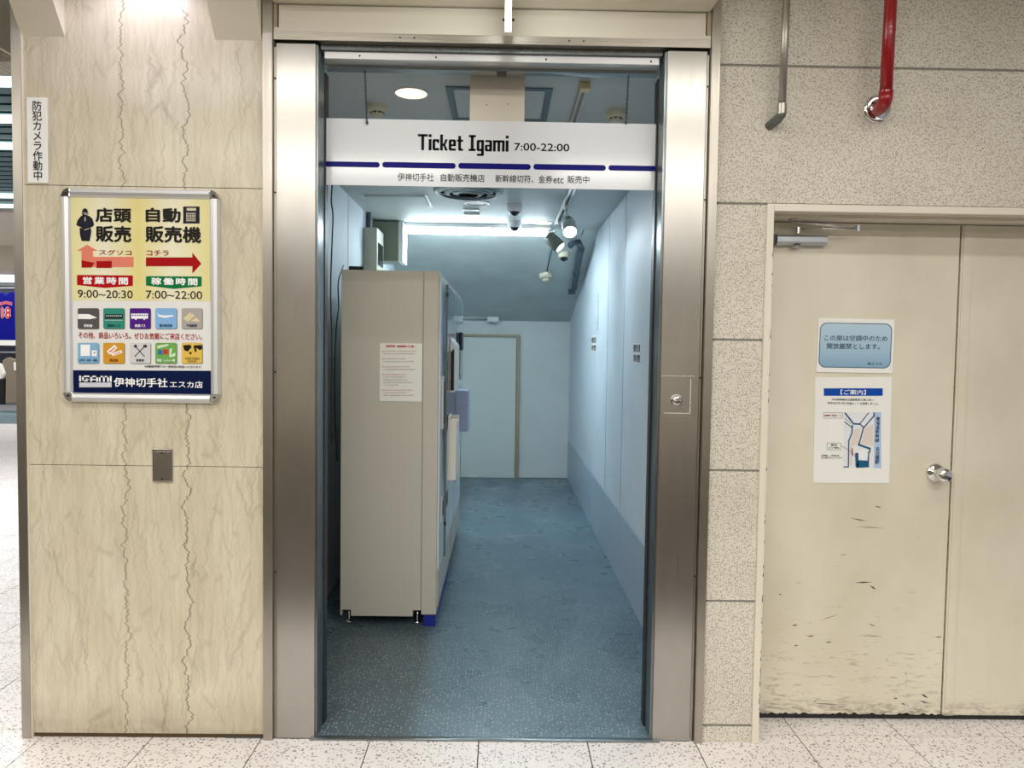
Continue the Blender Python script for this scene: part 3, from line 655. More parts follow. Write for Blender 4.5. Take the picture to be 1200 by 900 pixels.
g_ = [[H(*q) for q in R4(893, 190, 955, 208)]]
for i in range(5):
    for j in range(4): g_.append([H(*q) for q in R4(890+i*13, 222+j*15, 899+i*13, 232+j*15)])
flat('machine_pictogram_keys', g_, ly-.0003, flatm('silhouette_pale', 206, 200, 176), pf)
# tile pictograms
Xs = [(91, 115.7), (121, 145.8), (152, 176.4), (182, 207), (212.8, 237)]
c1_ = [(88, 84, 84), (52, 140, 124), (78, 32, 130), (132, 178, 224), (172, 166, 160)]
c2_ = [(130, 176, 212), (206, 152, 52), (206, 206, 206), (110, 168, 84), (222, 186, 84)]
lab1 = ['新幹線', '普通きっぷ', '高速バス', '国内航空券', '外国紙幣']; lab2 = ['はがき・切手・印紙', '商品券', '食事券', '映画・レジャー券', None]
m_shadow = flatm('picto_edge', 110, 108, 104)
for (a, b), c_, c2c, l1, l2, k in zip(Xs, c1_, c2_, lab1, lab2, range(5)):
    for yy, cc, ll in ((361.2, c_, l1), (401.8, c2c, l2)):
        flat('picto_edge', [rr(a+.7, yy+.7, b+.7, yy+24.7, 1.6, 3)], ly, m_shadow, pf)
        flat('picto_field', [rr(a, yy, b, yy+24, 1.6, 3)], ly-.0003, flatm('picto%d' % k, *cc), pf)
        if ll:
            mm = m_white if (yy < 400 and k in (0, 2)) or (yy > 400 and k == 3) else (flatm('picto_red', 130, 30, 20) if (yy > 400 and k == 1) else flatm('picto_dark', 26, 50, 80))
            n_ = min(len(ll)*2.6+2, 21)
            lettering('lettering', ll, (a+b)/2-n_/2, yy+18.6, (a+b)/2+n_/2, yy+22.2, ly-.0008, mm, pf, .02)
lz = ly-.0006
A = lambda pts: [(80+x/7.06, 355+y/7.06) for x, y in pts]
flat('picto_train', [A([(80, 92), (170, 92), (238, 122), (180, 134), (80, 132)])], lz, m_white, pf)
flat('picto_railcar', [A(R4(303, 92, 452, 132))], lz, flatm('railcar', 40, 50, 52), pf)
flat('picto_railcar_line', [A(R4(312+i*17, 102, 323+i*17, 112)) for i in range(8)]+[A(R4(303, 140, 452, 146))], lz-.0002, flatm('railcar_light', 176, 196, 190), pf)
flat('picto_bus', [A(R4(520, 88, 660, 130)), A(ell(560, 133, 8, 8)), A(ell(628, 133, 8, 8))], lz, m_white, pf)
flat('picto_bus_windows', [A(R4(528+i*19, 96, 540+i*19, 108)) for i in range(7)], lz-.0002, flatm('bus_window', 110, 80, 150), pf)
flat('picto_plane', [A([(735, 82), (750, 98), (800, 104), (860, 100), (878, 108), (800, 124), (745, 112)])], lz, m_white, pf)
flat('picto_notes', [A([(950, 128), (1005, 80), (1050, 104), (990, 156)]), A([(1010, 150), (1060, 120), (1090, 155)])], lz, flatm('note', 216, 206, 160), pf)
flat('picto_cards', [A(R4(102, 345, 180, 438)), A(R4(195, 392, 236, 440))], lz, m_white, pf)
flat('picto_stamp', [A([(208, 408), (226, 408), (217, 424)])], lz-.0002, m_prr, pf)
flat('picto_tickets', [A([(318, 400), (385, 345), (405, 372), (345, 428)]), A([(355, 420), (440, 390), (448, 412), (368, 440)])], lz, m_white, pf)
flat('picto_ticket_marks', [A([(335, 402), (385, 362), (390, 372), (345, 412)]), A([(372, 424), (432, 402), (434, 410), (376, 430)])], lz-.0002, m_pnk, pf)
flat('picto_cutlery', [A(seg(548, 445, 632, 360, 8)), A(seg(632, 445, 560, 365, 8)), A(ell(636, 358, 17, 13)), A(ell(556, 358, 14, 14))], lz, flatm('cutlery', 70, 70, 72), pf)
flat('picto_filmstrip', [A([(735, 355), (825, 340), (830, 352), (740, 378)]), A([(840, 380), (860, 372), (850, 430), (885, 410), (885, 440), (835, 450)])], lz, flatm('filmstrip', 214, 226, 196), pf)
flat('picto_blue_patch', [A(R4(742, 388, 778, 428))], lz, flatm('patch_blue', 52, 110, 170), pf); flat('picto_red_patch', [A(R4(784, 384, 826, 426))], lz, flatm('patch_red', 190, 60, 60), pf)
flat('picto_world_map', [A([(948, 350), (1010, 346), (1022, 366), (1000, 388), (990, 402), (960, 392)]), A([(1006, 402), (1024, 412), (1012, 430), (1000, 414)]), A([(1040, 350), (1104, 348), (1110, 376), (1090, 392), (1060, 372), (1034, 372)]), A([(1040, 372), (1060, 374), (1062, 410), (1046, 400)])], lz, m_pink, pf)
L('WESTERN', 216.5, 419, 233.5, 421.8, bold=.012); L('UNION', 219.5, 422.2, 230.5, 424.8, bold=.012)
L('その他、商品いろいろ。ぜひお気軽にご来店ください。', 91.9, 389.8, 236.8, 397.6, m_prr, .014)
L('※自動販売機では一部商品の取扱いになります。', 169.4, 428.2, 236.8, 431.2, bold=.01)
flat('navy_band', [[(80.5, 464), (247.5, 464.5), (247, 434.5), (80, 433.8)]], ly, flatm('navy_print', 14, 26, 66, .2), pf)
L('伊神切手社', 133.2, 442.8, 196.5, 453.6, m_white, .02); L('エスカ店', 199, 446.6, 237.6, 454.6, m_white, .012)
def blocks(name, word, table, x0, y0, x1, y1, yp, m, parent, gap):
    out = []; u = 0; base0, top = 0, 10
    for ch_ in word:
        if ch_ == ' ': u += 3.2; continue
        wd, ps = table[ch_]
        for p_ in ps:
            if len(p_) == 4 and not isinstance(p_[0], tuple): a, b, c, d = p_; p_ = [(a, b), (c, b), (c, d), (a, d)]
            out.append([(u+q[0], q[1]) for q in p_])
        u += wd+gap
    tot = u-gap
    xa, _ = at(x0, (y0+y1)/2, yp); xb, _ = at(x1, (y0+y1)/2, yp); zb = at((x0+x1)/2, y1, yp)[1]; zt = at((x0+x1)/2, y0, yp)[1]
    return flat(name, [[(xa+(xb-xa)*q[0]/tot, zb+(zt-zb)*q[1]/10) for q in p_] for p_ in out], yp, m, parent, px=False)
LOGO = {'I': (2.2, [(0, 0, 2.2, 10)]), 'G': (9, [(0, 0, 2.2, 10), (0, 7.6, 9, 10), (0, 0, 9, 2.4), (6.8, 0, 9, 5.2), (4.6, 3.6, 9, 5.2)]), 'A': (9, [(0, 0, 2.2, 10), (6.8, 0, 9, 10), (0, 7.6, 9, 10), (2, 2.6, 7, 4.4)]),
        'M': (12, [(0, 0, 2.2, 10), (4.9, 0, 7.1, 10), (9.8, 0, 12, 10), (0, 7.6, 12, 10)])}
blocks('logo', 'IGAMI', LOGO, 92.8, 440.3, 130.8, 447.2, ly-.0004, m_white, pf, 1.)
flat('logo_bar', [R4(92.8, 448.2, 130.8, 453.8)], ly-.0004, flatm('logo_silver', 205, 205, 215), pf)
# ------------------------------------------------------------------ hanging sign over the doorway
YG = .118
sg = thing('doorway_sign', (-.05, YG, 2.04), 'long white sign with dark blue dashes hanging in the corridor doorway', 'sign')
box(-.672, .570, YG, YG+.004, 2.046, 2.290).build('sign_board', m_signplate, sg)
ys = YG-.0006
TI = {'T': (6.8, [(0, 8.5, 6.8, 10), (2.4, 0, 4.4, 10)]), 'i': (2, [(0, 0, 2, 7), (0, 8.2, 2, 10)]),
 'c': (4.6, [(0, .6, 1.9, 6.5), (.5, 0, 4.6, 1.5), (.5, 5.5, 4.6, 7), (3.2, 4.6, 4.6, 7)]),
 'k': (5.2, [(0, 0, 1.9, 10), (1.8, 2.8, 3.1, 4.4), [(2.2, 3.6), (3.4, 3.2), (5.2, 7), (3.4, 7)], [(2.2, 3.6), (3.4, 3.9), (5.3, 0), (3.3, 0)]]),
 'e': (5, [(0, .6, 1.9, 6.4), (.5, 5.7, 4.5, 7), (3.1, 3, 5, 6.5), (0, 2.8, 5, 4), (.5, 0, 4.9, 1.4)]),
 't': (4.2, [(.9, .5, 2.8, 9.3), (0, 5.7, 4.2, 7), (1.3, 0, 4.2, 1.4)]),
 'I': (4.8, [(0, 0, 4.8, 1.4), (0, 8.6, 4.8, 10), (1.4, 0, 3.4, 10)]),
 'g': (5, [(0, .6, 1.9, 6.5), (.5, 5.6, 5, 7), (3.1, -2.6, 5, 7), (.5, 0, 5, 1.4), (0.3, -3, 4.6, -1.6)]),
 'a': (4.9, [(.3, 5.7, 4.4, 7), (3, 0, 4.9, 6.6), (.5, 3, 4.9, 4.1), (0, .5, 1.8, 3.8), (.5, 0, 4.9, 1.3)]),
 'm': (8, [(0, 0, 1.9, 7), (0, 5.6, 7.6, 7), (3.05, 0, 4.95, 7), (6.1, 0, 8, 6.7)])}
blocks('lettering', 'Ticket Igami', TI, 489.5, 158, 596, 176.8, ys, m_ink, sg, .62)
lettering('lettering', '7:00-22:00', 602.5, 168, 667.3, 177, ys, m_ink, sg, .012)
for a, b in ((380, 445), (448, 534), (537, 622), (625, 710), (713, 772)):
    sl = (a+b)/2; y_ = 192.6+(sl-412)*.0138
    xa, za = at(a, y_+2.6, ys); xb, zb = at(b, y_-2.6, ys)
    xb = min(xb, .569); xa = max(xa, -.671)
    flat('blue_dash', [rr(xa, min(za, zb), xb, max(za, zb), abs(zb-za)*.48, 5)], ys, m_navyline, sg, px=False)
lettering('lettering', '伊神切手社', 466, 203, 508.4, 212.4, ys, m_ink, sg, .006)
lettering('lettering', '自動販売機店', 516.6, 204, 568, 213, ys, m_ink, sg, .006)
lettering('lettering', '新幹線切符、金券', 580.4, 205, 647.4, 214.3, ys, m_ink, sg, .006)
lettering('lettering', 'etc', 648.4, 208, 660.4, 214.8, ys, m_ink, sg, .004)
lettering('lettering', '販売中', 665, 206, 690.6, 215, ys, m_ink, sg, .006)
# chains: links
for px0_, px1_ in ((427.5, 430), (737, 733.8)):
    xa, za = at(px0_, 76, .112); xb, zb = at(px1_, 144, .112)
    cobj = thing('sign_chain', (xa, .11, za), ('thin dark chain holding the sign near the right jamb' if px0_ > 600 else 'thin dark chain holding the sign near the left jamb'), 'chain', 'chains holding the doorway sign')
    n_ = 26
    mb = MB()
    for k in range(n_):
        f0 = k/n_; f1 = (k+1.25)/n_
        a_ = Vector((xa+(xb-xa)*f0, .112, za+(zb-za)*f0)); b_ = Vector((xa+(xb-xa)*f1, .112, za+(zb-za)*f1))
        off = Vector((.003, 0, 0)) if k % 2 else Vector((0, .003, 0))
        mb.tube([a_, (a_*.8+b_*.2)+off, (a_*.2+b_*.8)+off, b_, (a_*.2+b_*.8)-off, (a_*.8+b_*.2)-off, a_], .0013, 4)
    lk = mb.build('chain_links', m_black, cobj); lk['kind'] = 'stuff'
    MB().cyl((xb, .112, zb), (xb, .118, zb), .004, 8).build('hook', m_black, cobj)
    MB().cyl((xa, .112, za), (xa, .112, za+.012), .005, 8).build('hook', m_black, cobj)
# illuminated blade seen edge on above the doorway
bl = thing('blade_sign', (.003, -.16, 2.5), 'slim lit blade light seen edge on above the doorway', 'light')
box(-.005, .013, -.55, -.165, 2.497, 3.0).build('light_body', m_blade, bl)
box(-.007, .015, -.165, -.160, 2.495, 3.0).build('end_plate', m_white, bl)
# ------------------------------------------------------------------ things above the sign, on the front ceiling
def cz(px, py, z): x, y = atz(px, py, z); return x, y
ZF = 2.53
def disc_light(name, px, py, z, rpx, mlit, label, cat='light', ringm=m_white):
    x, y = atz(px, py, z); D = CD+y; r = rpx/860*D
    o = thing(name, (x, y, z), label, cat)
    MB().lathe((x, y, z), (0, 0, -1), [(r, 0), (r*1.10, 0), (r*1.10, .004), (r, .004), (r, 0)], 32).build('trim_ring', ringm, o)
    MB().lathe((x, y, z), (0, 0, -1), [(r, .002), (0, .002)], 32).build('lens', mlit, o)
    return x, y
disc_light('downlight', 482, 109, ZF, 18, m_lampwarm, 'lit warm round downlight in the ceiling seen over the sign')
def detector(px, py, z, rpx, label, name='smoke_detector', normal=None, pt=None):
    if pt is None: x, y = atz(px, py, z); pt = Vector((x, y, z))
    D = CD+pt.y; r = rpx/860*D; ax = normal or Vector((0, 0, -1))
    o = thing(name, pt, label, 'detector', 'ceiling detectors')
    MB().lathe(pt, ax, [(r, 0), (r, r*.35), (r*.96, r*.5), (r*.72, r*.62), (r*.6, r*.62)], 28).build('detector_base', m_ivoryplastic, o)
    MB().lathe(pt, ax, [(r*.62, r*.5), (r*.62, r*.8), (r*.45, r*1.0), (0, r*1.02)], 24).build('sensor_head', m_ivoryplastic, o)
    u = ax.orthogonal().normalized(); w_ = ax.cross(u)
    for k in range(8):
        a = k*math.pi/4+.2; d = u*math.cos(a)+w_*math.sin(a); c_ = pt+ax*(r*.72)+d*(r*.60); tn = ax.cross(d)
        q = [c_+tn*r*.16+ax*r*.06+d*r*.04, c_-tn*r*.16+ax*r*.06+d*r*.04, c_-tn*r*.16-ax*r*.07+d*r*.04, c_+tn*r*.16-ax*r*.07+d*r*.04]
        q2 = [v_-d*r*.06 for v_ in q]
        MB().add(q+q2, [(0, 1, 2, 3), (7, 6, 5, 4), (0, 4, 5, 1), (1, 5, 6, 2), (2, 6, 7, 3), (3, 7, 4, 0)]).build('vent_slot', m_black, o)
    return o
detector(442, 124, ZF, 12, 'round ivory smoke detector beside the chain near the left jamb')
detector(722, 131, ZF, 12, 'round ivory smoke detector beside the chain near the right jamb')
# hatch frame with the ivory box in front of it
hx0, hy0 = atz(519.5, 100.5, ZF); hx1, hy1 = atz(640, 139, ZF); hx1b, _ = atz(649, 103, ZF)
hx0b, _ = atz(532, 137, ZF); hx0 = (hx0+hx0b)/2; hx1 = (hx1+hx1b)/2
hf = thing('ceiling_hatch', ((hx0+hx1)/2, hy0, ZF), 'blue grey framed square ceiling hatch behind the ivory box above the sign', 'hatch')
fw = .028
mb = MB(); mb.box(hx0, hx1, hy0, hy0+fw, ZF-.006, ZF-.0005).box(hx0, hx1, hy1-fw+.03, hy1+.03, ZF-.006, ZF-.0005).box(hx0, hx0+fw, hy0+fw, hy1+.03-fw, ZF-.006, ZF-.0005).box(hx1-fw, hx1, hy0+fw, hy1+.03-fw, ZF-.006, ZF-.0005)
mb.build('hatch_frame', flatm('hatch_blue_grey', 104, 124, 134), hf)
box(hx0+fw+.003, hx1-fw-.003, hy0+fw+.003, hy1+.027-fw, ZF-.003, ZF-.0005).build('hatch_panel', m_ceil, hf)
bx0_, _ = at(550.5, 110, .24); bx1_, _ = at(615, 110, .24)
tb = tag(box(bx0_, bx1_, .24, .44, 2.27, ZF-.001).build('ceiling_box', m_transombox, None, .003), 'plain ivory box hanging from the ceiling right behind the sign', 'box')
for px, py in ((570, 123), (595, 122)):
    x, z = at(px, py, .24); MB().cyl((x, .24, z), (x, .2385, z), .0025, 8).build('screw', m_joint, tb)
# short lighting track
tx0, ty0 = atz(686, 97, ZF); tx1, ty1 = atz(672, 139, ZF)
lt = thing('light_track', ((tx0+tx1)/2, ty0, ZF), 'short ceiling lighting track running away above the sign', 'track')
xm2 = (tx0+tx1)/2
box(xm2-.016, xm2+.016, ty0+.03, ty1+.3, ZF-.018, ZF-.0005).build('track', mat('ivory_track', srgb(196, 190, 170), .5), lt)
box(xm2-.007, xm2+.007, ty0+.03, ty1+.3, ZF-.0195, ZF-.018).build('slot', m_black, lt)
box(xm2-.021, xm2+.021, ty0-.02, ty0+.03, ZF-.03, ZF-.0005).build('feed_box', mat('yellowed_plastic', srgb(214, 198, 150), .5), lt, .003)
# ------------------------------------------------------------------ inner ceiling fittings
hx = [atz(423, 228.3, ZC), atz(434, 241, ZC), atz(499, 227.5, ZC), atz(507, 241, ZC)]
x0 = (hx[0][0]+hx[1][0])/2; x1 = (hx[2][0]+hx[3][0])/2; y0 = (hx[0][1]+hx[2][1])/2; y1 = (hx[1][1]+hx[3][1])/2
ah = thing('ceiling_hatch', ((x0+x1)/2, y0, ZC), 'flush access hatch in the lower ceiling near the left wall', 'hatch')
f_ = .014
MB().box(x0, x1, y0, y0+f_, ZC-.005, ZC-.0005).box(x0, x1, y1-f_, y1, ZC-.005, ZC-.0005).box(x0, x0+f_, y0+f_, y1-f_, ZC-.005, ZC-.0005).box(x1-f_, x1, y0+f_, y1-f_, ZC-.005, ZC-.0005).build('hatch_frame', m_alu, ah)
box(x0+f_+.004, x1-f_-.004, y0+f_+.012, y1-f_-.003, ZC-.008, ZC-.003).build('hatch_panel', m_ceil, ah)
x, y = atz(549, 223, ZC)
df = thing('air_diffuser', (x, y, ZC), 'large round dark ceiling air diffuser just below the sign edge', 'vent')
for k, (ra, rb) in enumerate(((.215, .175), (.155, .12), (.10, .065))):
    MB().lathe((x, y, ZC), (0, 0, -1), [(ra, .002+.006*k), (ra-.004, .010+.006*k), (rb, .026+.004*k), (rb-.004, .022+.004*k), (ra-.01, .004+.004*k)], 40).build('diffuser_ring', m_dark_steel, df)
MB().lathe((x, y, ZC), (0, 0, -1), [(.20, .001), (0, .001)], 40).build('diffuser_throat', m_black, df)
disc_light('downlight', 559, 238, ZC, 13, mat('dim_amber_lens', srgb(110, 100, 70), .3), 'unlit round downlight behind the air diffuser', ringm=m_alu)
x, y = atz(552, 244.5, ZC)
ss = tag(MB().box(x-.055, x+.055, y-.02, y+.05, ZC-.012, ZC-.0005).box(x-.055, x+.055, y+.12, y+.16, ZC-.02, ZC-.0005).build('ceiling_sensor', m_alu, None, .002), 'small silver double slot fitting behind the unlit downlight', 'fitting')
disc_light('downlight', 635, 261, ZC, 11, m_lamppale, 'small lit round downlight beside the lighting track', ringm=m_alu)
x, y = atz(577, 263, ZC)
sk = thing('sprinkler', (x, y, ZC), 'tiny ceiling sprinkler just in front of the fluorescent tube', 'sprinkler')
MB().lathe((x, y, ZC), (0, 0, -1), [(.024, 0), (.022, .008), (.010, .012), (.008, .03), (.018, .034), (0, .036)], 18).build('sprinkler_head', m_dark_steel, sk)
def dome(pt, r, label, normal=Vector((0, 0, -1)), look=Vector((0, -.6, -.8))):
    o = thing('dome_camera', pt, label, 'camera', 'dome security cameras')
    MB().lathe(pt, normal, [(r, 0), (r*1.02, r*.3), (r*.98, r*.75), (r*.80, r*.95), (r*.7, r*.9)], 28).build('housing', m_ivoryplastic if normal.y else m_white, o)
    c_ = pt+normal*(r*.72); prof = [(r*.72*math.cos(a*math.pi/16), r*.72*math.sin(a*math.pi/16)) for a in range(9)]
    MB().lathe(c_, (normal*.6+look*.4).normalized(), prof, 24).build('dome', m_screen, o)
    return o
x, y = atz(603, 240, ZC); dome(Vector((x, y, ZC)), .052, 'white dome camera on the ceiling, nearer of the pair in a line')
x, y = atz(603, 259.5, ZC); dome(Vector((x, y, ZC)), .052, 'white dome camera on the ceiling close to the fluorescent tube')
# fluorescent fitting
fx = thing('fluorescent_light', (-.2, 3.2, ZC), 'long lit fluorescent tube fitting across the corridor ceiling', 'light')
xa = at(475, 275, 3.15)[0]; xb = at(645, 277, 3.15)[0]
box(xa, xb, 3.09, 3.25, ZC-.030, ZC-.0005).build('light_housing', m_white, fx, .003)
MB().cyl((xa+.03, 3.15, ZC-.054), (xb-.03, 3.15, ZC-.056), .023, 16).build('tube', m_tube, fx)
for q in (xa+.015, xb-.015): box(q-.012, q+.012, 3.12, 3.18, ZC-.072, ZC-.030).build('lamp_holder', m_white, fx)
area('tube_light', (-.2, 3.15, ZC-.078), (1.08, .05), 18, (.76, .93, 1.))
area('tube_light', (-.2, 3.175, ZC-.060), (1.08, .03), 2.6, (.76, .93, 1.), (math.radians(72), 0, 0))
area('tube_light', (-.2, 3.125, ZC-.060), (1.08, .03), 2.6, (.76, .93, 1.), (math.radians(-72), 0, 0))
l_ = bpy.data.lights.new('downlight_glow', 'SPOT'); l_.energy = 15; l_.color = (1., .9, .74); l_.spot_size = math.radians(120); l_.spot_blend = 1.; l_.shadow_soft_size = .05
lo = bpy.data.objects.new('downlight_glow', l_); C.objects.link(lo); lo.location = (*atz(482, 109, ZF), ZF-.02)
# track with two spotlights
ta = atz(676, 217, ZC); tb_ = atz(649.5, 261, ZC)
xt = (ta[0]+tb_[0])/2
tk = thing('spotlight_track', (xt, ta[1], ZC), 'long grey lighting track on the lower ceiling carrying two spotlights', 'track')
MB().prism([(xt-.017, ZC-.0005), (xt+.017, ZC-.0005), (xt+.017, ZC-.022), (xt-.017, ZC-.022)], 1.3, tb_[1]).build('track', m_alu, tk)
box(xt-.007, xt+.007, 1.3, tb_[1]-.02, ZC-.024, ZC-.022).build('slot', m_black, tk)
def spot(y, c, d, label, lit, power):
    o = thing('spotlight', (xt, y, ZC-.022), label, 'spotlight', 'spotlights on the lighting track')
    c = Vector(c); d = Vector(d).normalized()
    box(xt-.013, xt+.013, y-.04, y+.04, ZC-.045, ZC-.0245).build('adapter', m_alu, o, .002)
    MB().tube([(xt, y, ZC-.045), (xt, y, ZC-.075), tuple(c-d*.02+Vector((0, 0, .05)))], .008, 8).build('stem', m_alu, o)
    MB().lathe(c, d, [(0, -.075), (.030, -.075), (.044, -.065), (.048, -.02), (.048, .07), (.044, .07), (.042, .05)], 28).build('lamp_housing', m_boxgrey if not lit else m_alu, o)
    MB().lathe(c, d, [(.042, .052), (0, .052)], 28).build('lens', m_spotlit, o)
    l_ = bpy.data.lights.new('spot_beam', 'SPOT'); l_.energy = power; l_.color = (.78, .92, 1.); l_.spot_size = math.radians(110); l_.spot_blend = 1.; l_.shadow_soft_size = .04
    lo = bpy.data.objects.new('spot_beam', l_); C.objects.link(lo); lo.location = c+d*.085; lo.rotation_euler = (-d).to_track_quat('Z', 'Y').to_euler()
x, z = at(667, 266, 2.25); spot(2.2, (x, 2.25, z), (.02, -.75, -.62), 'glowing spotlight facing the doorway from the ceiling track', True, 13)
x, z = at(650, 284, 2.8); spot(2.78, (x, 2.8, z), (.62, -.35, -.62), 'grey spotlight turned to the right wall, behind the glowing one', False, 1.2)
# things on the slope
pt = onslope(661, 297); dome(pt, .050, 'dome camera on the sloping ceiling beside the blue grey pipe', SLN, Vector((0, -.9, -.3)))
pt = onslope(640, 322); detector(0, 0, 0, 8, 'small round detector low on the sloping ceiling', pt=pt, normal=SLN)
cd = tag(MB().tube([onslope(649, 283, .008), onslope(641, 318, .008)], .005, 6).build('conduit', m_pvc), 'thin conduit running down the slope to the small detector', 'conduit')
pvc = thing('drain_pipe', onslope(678, 300), 'blue grey pipe with elbow running down the slope along the right wall', 'pipe')
xw = .70
def sl(yy, off): return Vector((xw, yy, ZC-(yy-YS)/(YB-YS)*(ZC-sb)))+SLN*off
pp = [onslope(668, 288, .06)+Vector((-.0, 0, .0)), onslope(672, 284, .05), onslope(678, 284, .045), onslope(681, 291, .045), onslope(679, 303, .045), onslope(676, 320, .045), onslope(673, 338, .045)]
MB().tube(pp, .026, 14).build('pipe', m_pvc, pvc)
for k in (3, 5): MB().cyl(pp[k], pp[k]+(pp[k+1]-pp[k]).normalized()*.05, .031, 14).build('coupling', m_pvc, pvc)
MB().cyl(onslope(674, 342, .045), onslope(666, 342, .045), .024, 14).build('outlet', m_pvc, pvc)
MB().tube([onslope(681, 276, .02), onslope(684, 270, .03)], .004, 6).build('cable_tie', m_black, pvc)
# emergency lamp on the end wall
yy_ = YB-.13
x0, z1 = at(571, 369.5, yy_); x1, z0 = at(584.5, 377, yy_)
em = thing('wall_sensor', ((x0+x1)/2, yy_, z0), 'small white box with a thin rod above the far door', 'fitting')
box(x0, x1, yy_, yy_+.05, z0, z1).build('sensor_box', m_boxwhite, em, .003)
xr, zr = at(530, 371, yy_+.02); MB().tube([(xr-.2, yy_+.02, (z0+z1)/2+.008), (x0, yy_+.02, (z0+z1)/2+.008)], .006, 8).build('rod', m_boxwhite, em)
box(x0+.02, x1-.02, yy_+.05, YB-.11+.04, z0+.02, z1-.01).build('bracket', m_boxwhite, em)
# ------------------------------------------------------------------ labels on the right wall
def wall_sheet(px0_, py0_, px1_, py1_, label, rows, dark=True):
    def sd(px, py): v = ray(px, py); t_ = (XR-.001)/v.x; return v.y*t_-CD, CH+v.z*t_
    ya, za = sd(px0_, py0_); yb, zb = sd(px1_, py1_)
    o = tag(box(XR-.0022, XR-.0002, min(ya, yb), max(ya, yb), zb, za).build('wall_label', m_sheet), label, 'label', 'paper labels on the corridor wall')
    yf, yn_ = max(ya, yb), min(ya, yb); h = (za-zb)/len(rows)
    for k, rw in enumerate(rows):
        lettering('lettering', rw, yf-.01, za-h*(k+.9), yn_+.01, za-h*(k+.15), XR-.0026, m_ink, o, .02, plane='x')
    return o
wall_sheet(693.5, 394, 698.5, 412, 'small printed paper label on the corridor wall, further from the doorway', ['開閉注意', '禁煙'])
wall_sheet(742.5, 402, 750.5, 426, 'small printed paper label on the corridor wall, nearer the doorway', ['開閉注意', '禁煙'])
v = ray(701, 343); yy = v.y*((XR-.001)/v.x)-CD; z1 = CH+v.z*((XR-.001)/v.x)
v = ray(701, 392); z0 = CH+v.z*((XR-.001)/v.x)
wn = tag(box(XR-.0018, XR-.0002, yy-.05, yy+.05, z0, z1).build('wall_notice', mat('faded_film', srgb(214, 222, 224), .4)), 'tall narrow clear film notice with faded vertical writing on the corridor wall', 'notice')
lettering('lettering', '防犯カメラ作動中', yy+.035, z0+.03, yy-.035, z1-.01, XR-.0022, flatm('faded_ink', 128, 142, 156), wn, .0, True, plane='x')
# ------------------------------------------------------------------ ticket vending machines
def machine(y0, y1, label, near):
    o = thing('ticket_machine', (-.57, (y0+y1)/2, 0), label, 'vending machine', 'ticket machines along the corridor')
    xl, xs, xf = -.822, -.405, -.327; zt = 1.838
    MB().prism([(xl, .060), (xl+.008, .060), (xl+.008, .088), (xl+.055, .088), (xl+.055, .056), (xs-.042, .056), (xs-.042, .088), (xs-.002, .088), (xs-.002, zt), (xl, zt)], y0, y1).build('cabinet_body', m_mach, o, .002)
    MB().box(xs+.0008, xf, y0, y1, .066, zt).build('front_door', m_mach, o, .003)
    box(xs-.004, xs+.004, y0+.004, y1-.004, .09, zt-.004).build('door_seal', m_joint, o)
    for fy in (y0+.07, y1-.07):
        for fx_ in (xl+.032, xs-.025):
            MB().lathe((fx_, fy, 0), (0, 0, 1), [(.020, .0036), (.020, .007), (.008, .012), (.0055, .02), (.0055, .10), (0, .10)], 16).build('levelling_foot', m_chrome, o)
    # front fittings (facing +X)
    def fr_(n, ya, yb, za, zb, d0, d1, m, par=o, bev=.002): return box(xf+d0, xf+d1, ya, yb, za, zb).build(n, m, par, bev)
    L_ = y1-y0
    fr_('front_panel', y0+.02, y1-.02, .30, 1.81, 0, .008, m_machfront)
    fr_('button_panel', y0+.30, y1-.20, 1.46, 1.66, .008, .014, m_sheetglow)
    bp = fr_('monitor_frame', y0+.10, y0+.52, 1.02, 1.30, .008, .020, m_alu, bev=.003)
    fr_('screen', y0+.13, y0+.49, 1.05, 1.27, .020, .0215, m_screen, bp, 0)
    fr_('payment_column', y1-.34, y1-.06, .74, 1.34, .008, .016, m_tray2, bev=.003)
    fr_('card_slot', y1-.28, y1-.12, 1.16, 1.20, .016, .020, m_black, bev=.001)
    fr_('note_slot', y1-.28, y1-.12, 1.02, 1.09, .016, .021, m_screen, bev=.001)
    fr_('coin_slot', y1-.22, y1-.19, 1.24, 1.29, .016, .020, m_chrome, bev=.001)
    fr_('lower_tray', y0+.12, y1-.42, .52, .66, .008, .018, m_alu, bev=.003)
    fr_('tray_mouth', y0+.15, y1-.45, .55, .63, .018, .0195, m_black, bev=0)
    fr_('kick_panel', y0+.02, y1-.02, .10, .28, 0, .006, m_mach)
    return o
m1 = machine(1.10, 2.05, 'putty coloured ticket vending machine nearest the doorway, side on', True)
m2 = machine(2.10, 3.05, 'second ticket vending machine behind the nearest one', False)
# blue film strip at the foot of the machines
bfm = tag(MB().box(-.392, -.330, 1.105, 2.05, .0038, .062).build('blue_kick_strip', m_blue), 'bright blue strip at the foot of the nearest machine', 'strip')
# acrylic guards with grey front edge, standing off the machine fronts
ag = thing('acrylic_guard', (-.30, 2.0, .33), 'tall clear acrylic guard with grey edge standing off the machine fronts', 'panel')
box(-.303, -.299, 1.27, 2.0, 1.0, 1.785).build('acrylic_sheet', m_glass, ag)
box(-.3045, -.293, 1.255, 1.27, .33, 1.785).build('edge_post', m_glassedge, ag)
box(-.303, -.299, 2.04, 2.9, 1.0, 1.80).build('acrylic_sheet', m_glass, ag)
box(-.3045, -.297, 2.0, 2.012, .62, 1.80).build('edge_post', m_machfront, ag)
for zz in (.5, 1.72): box(-.3045, -.290, 1.25, 1.256, zz, zz+.02).build('bracket', m_black, ag)
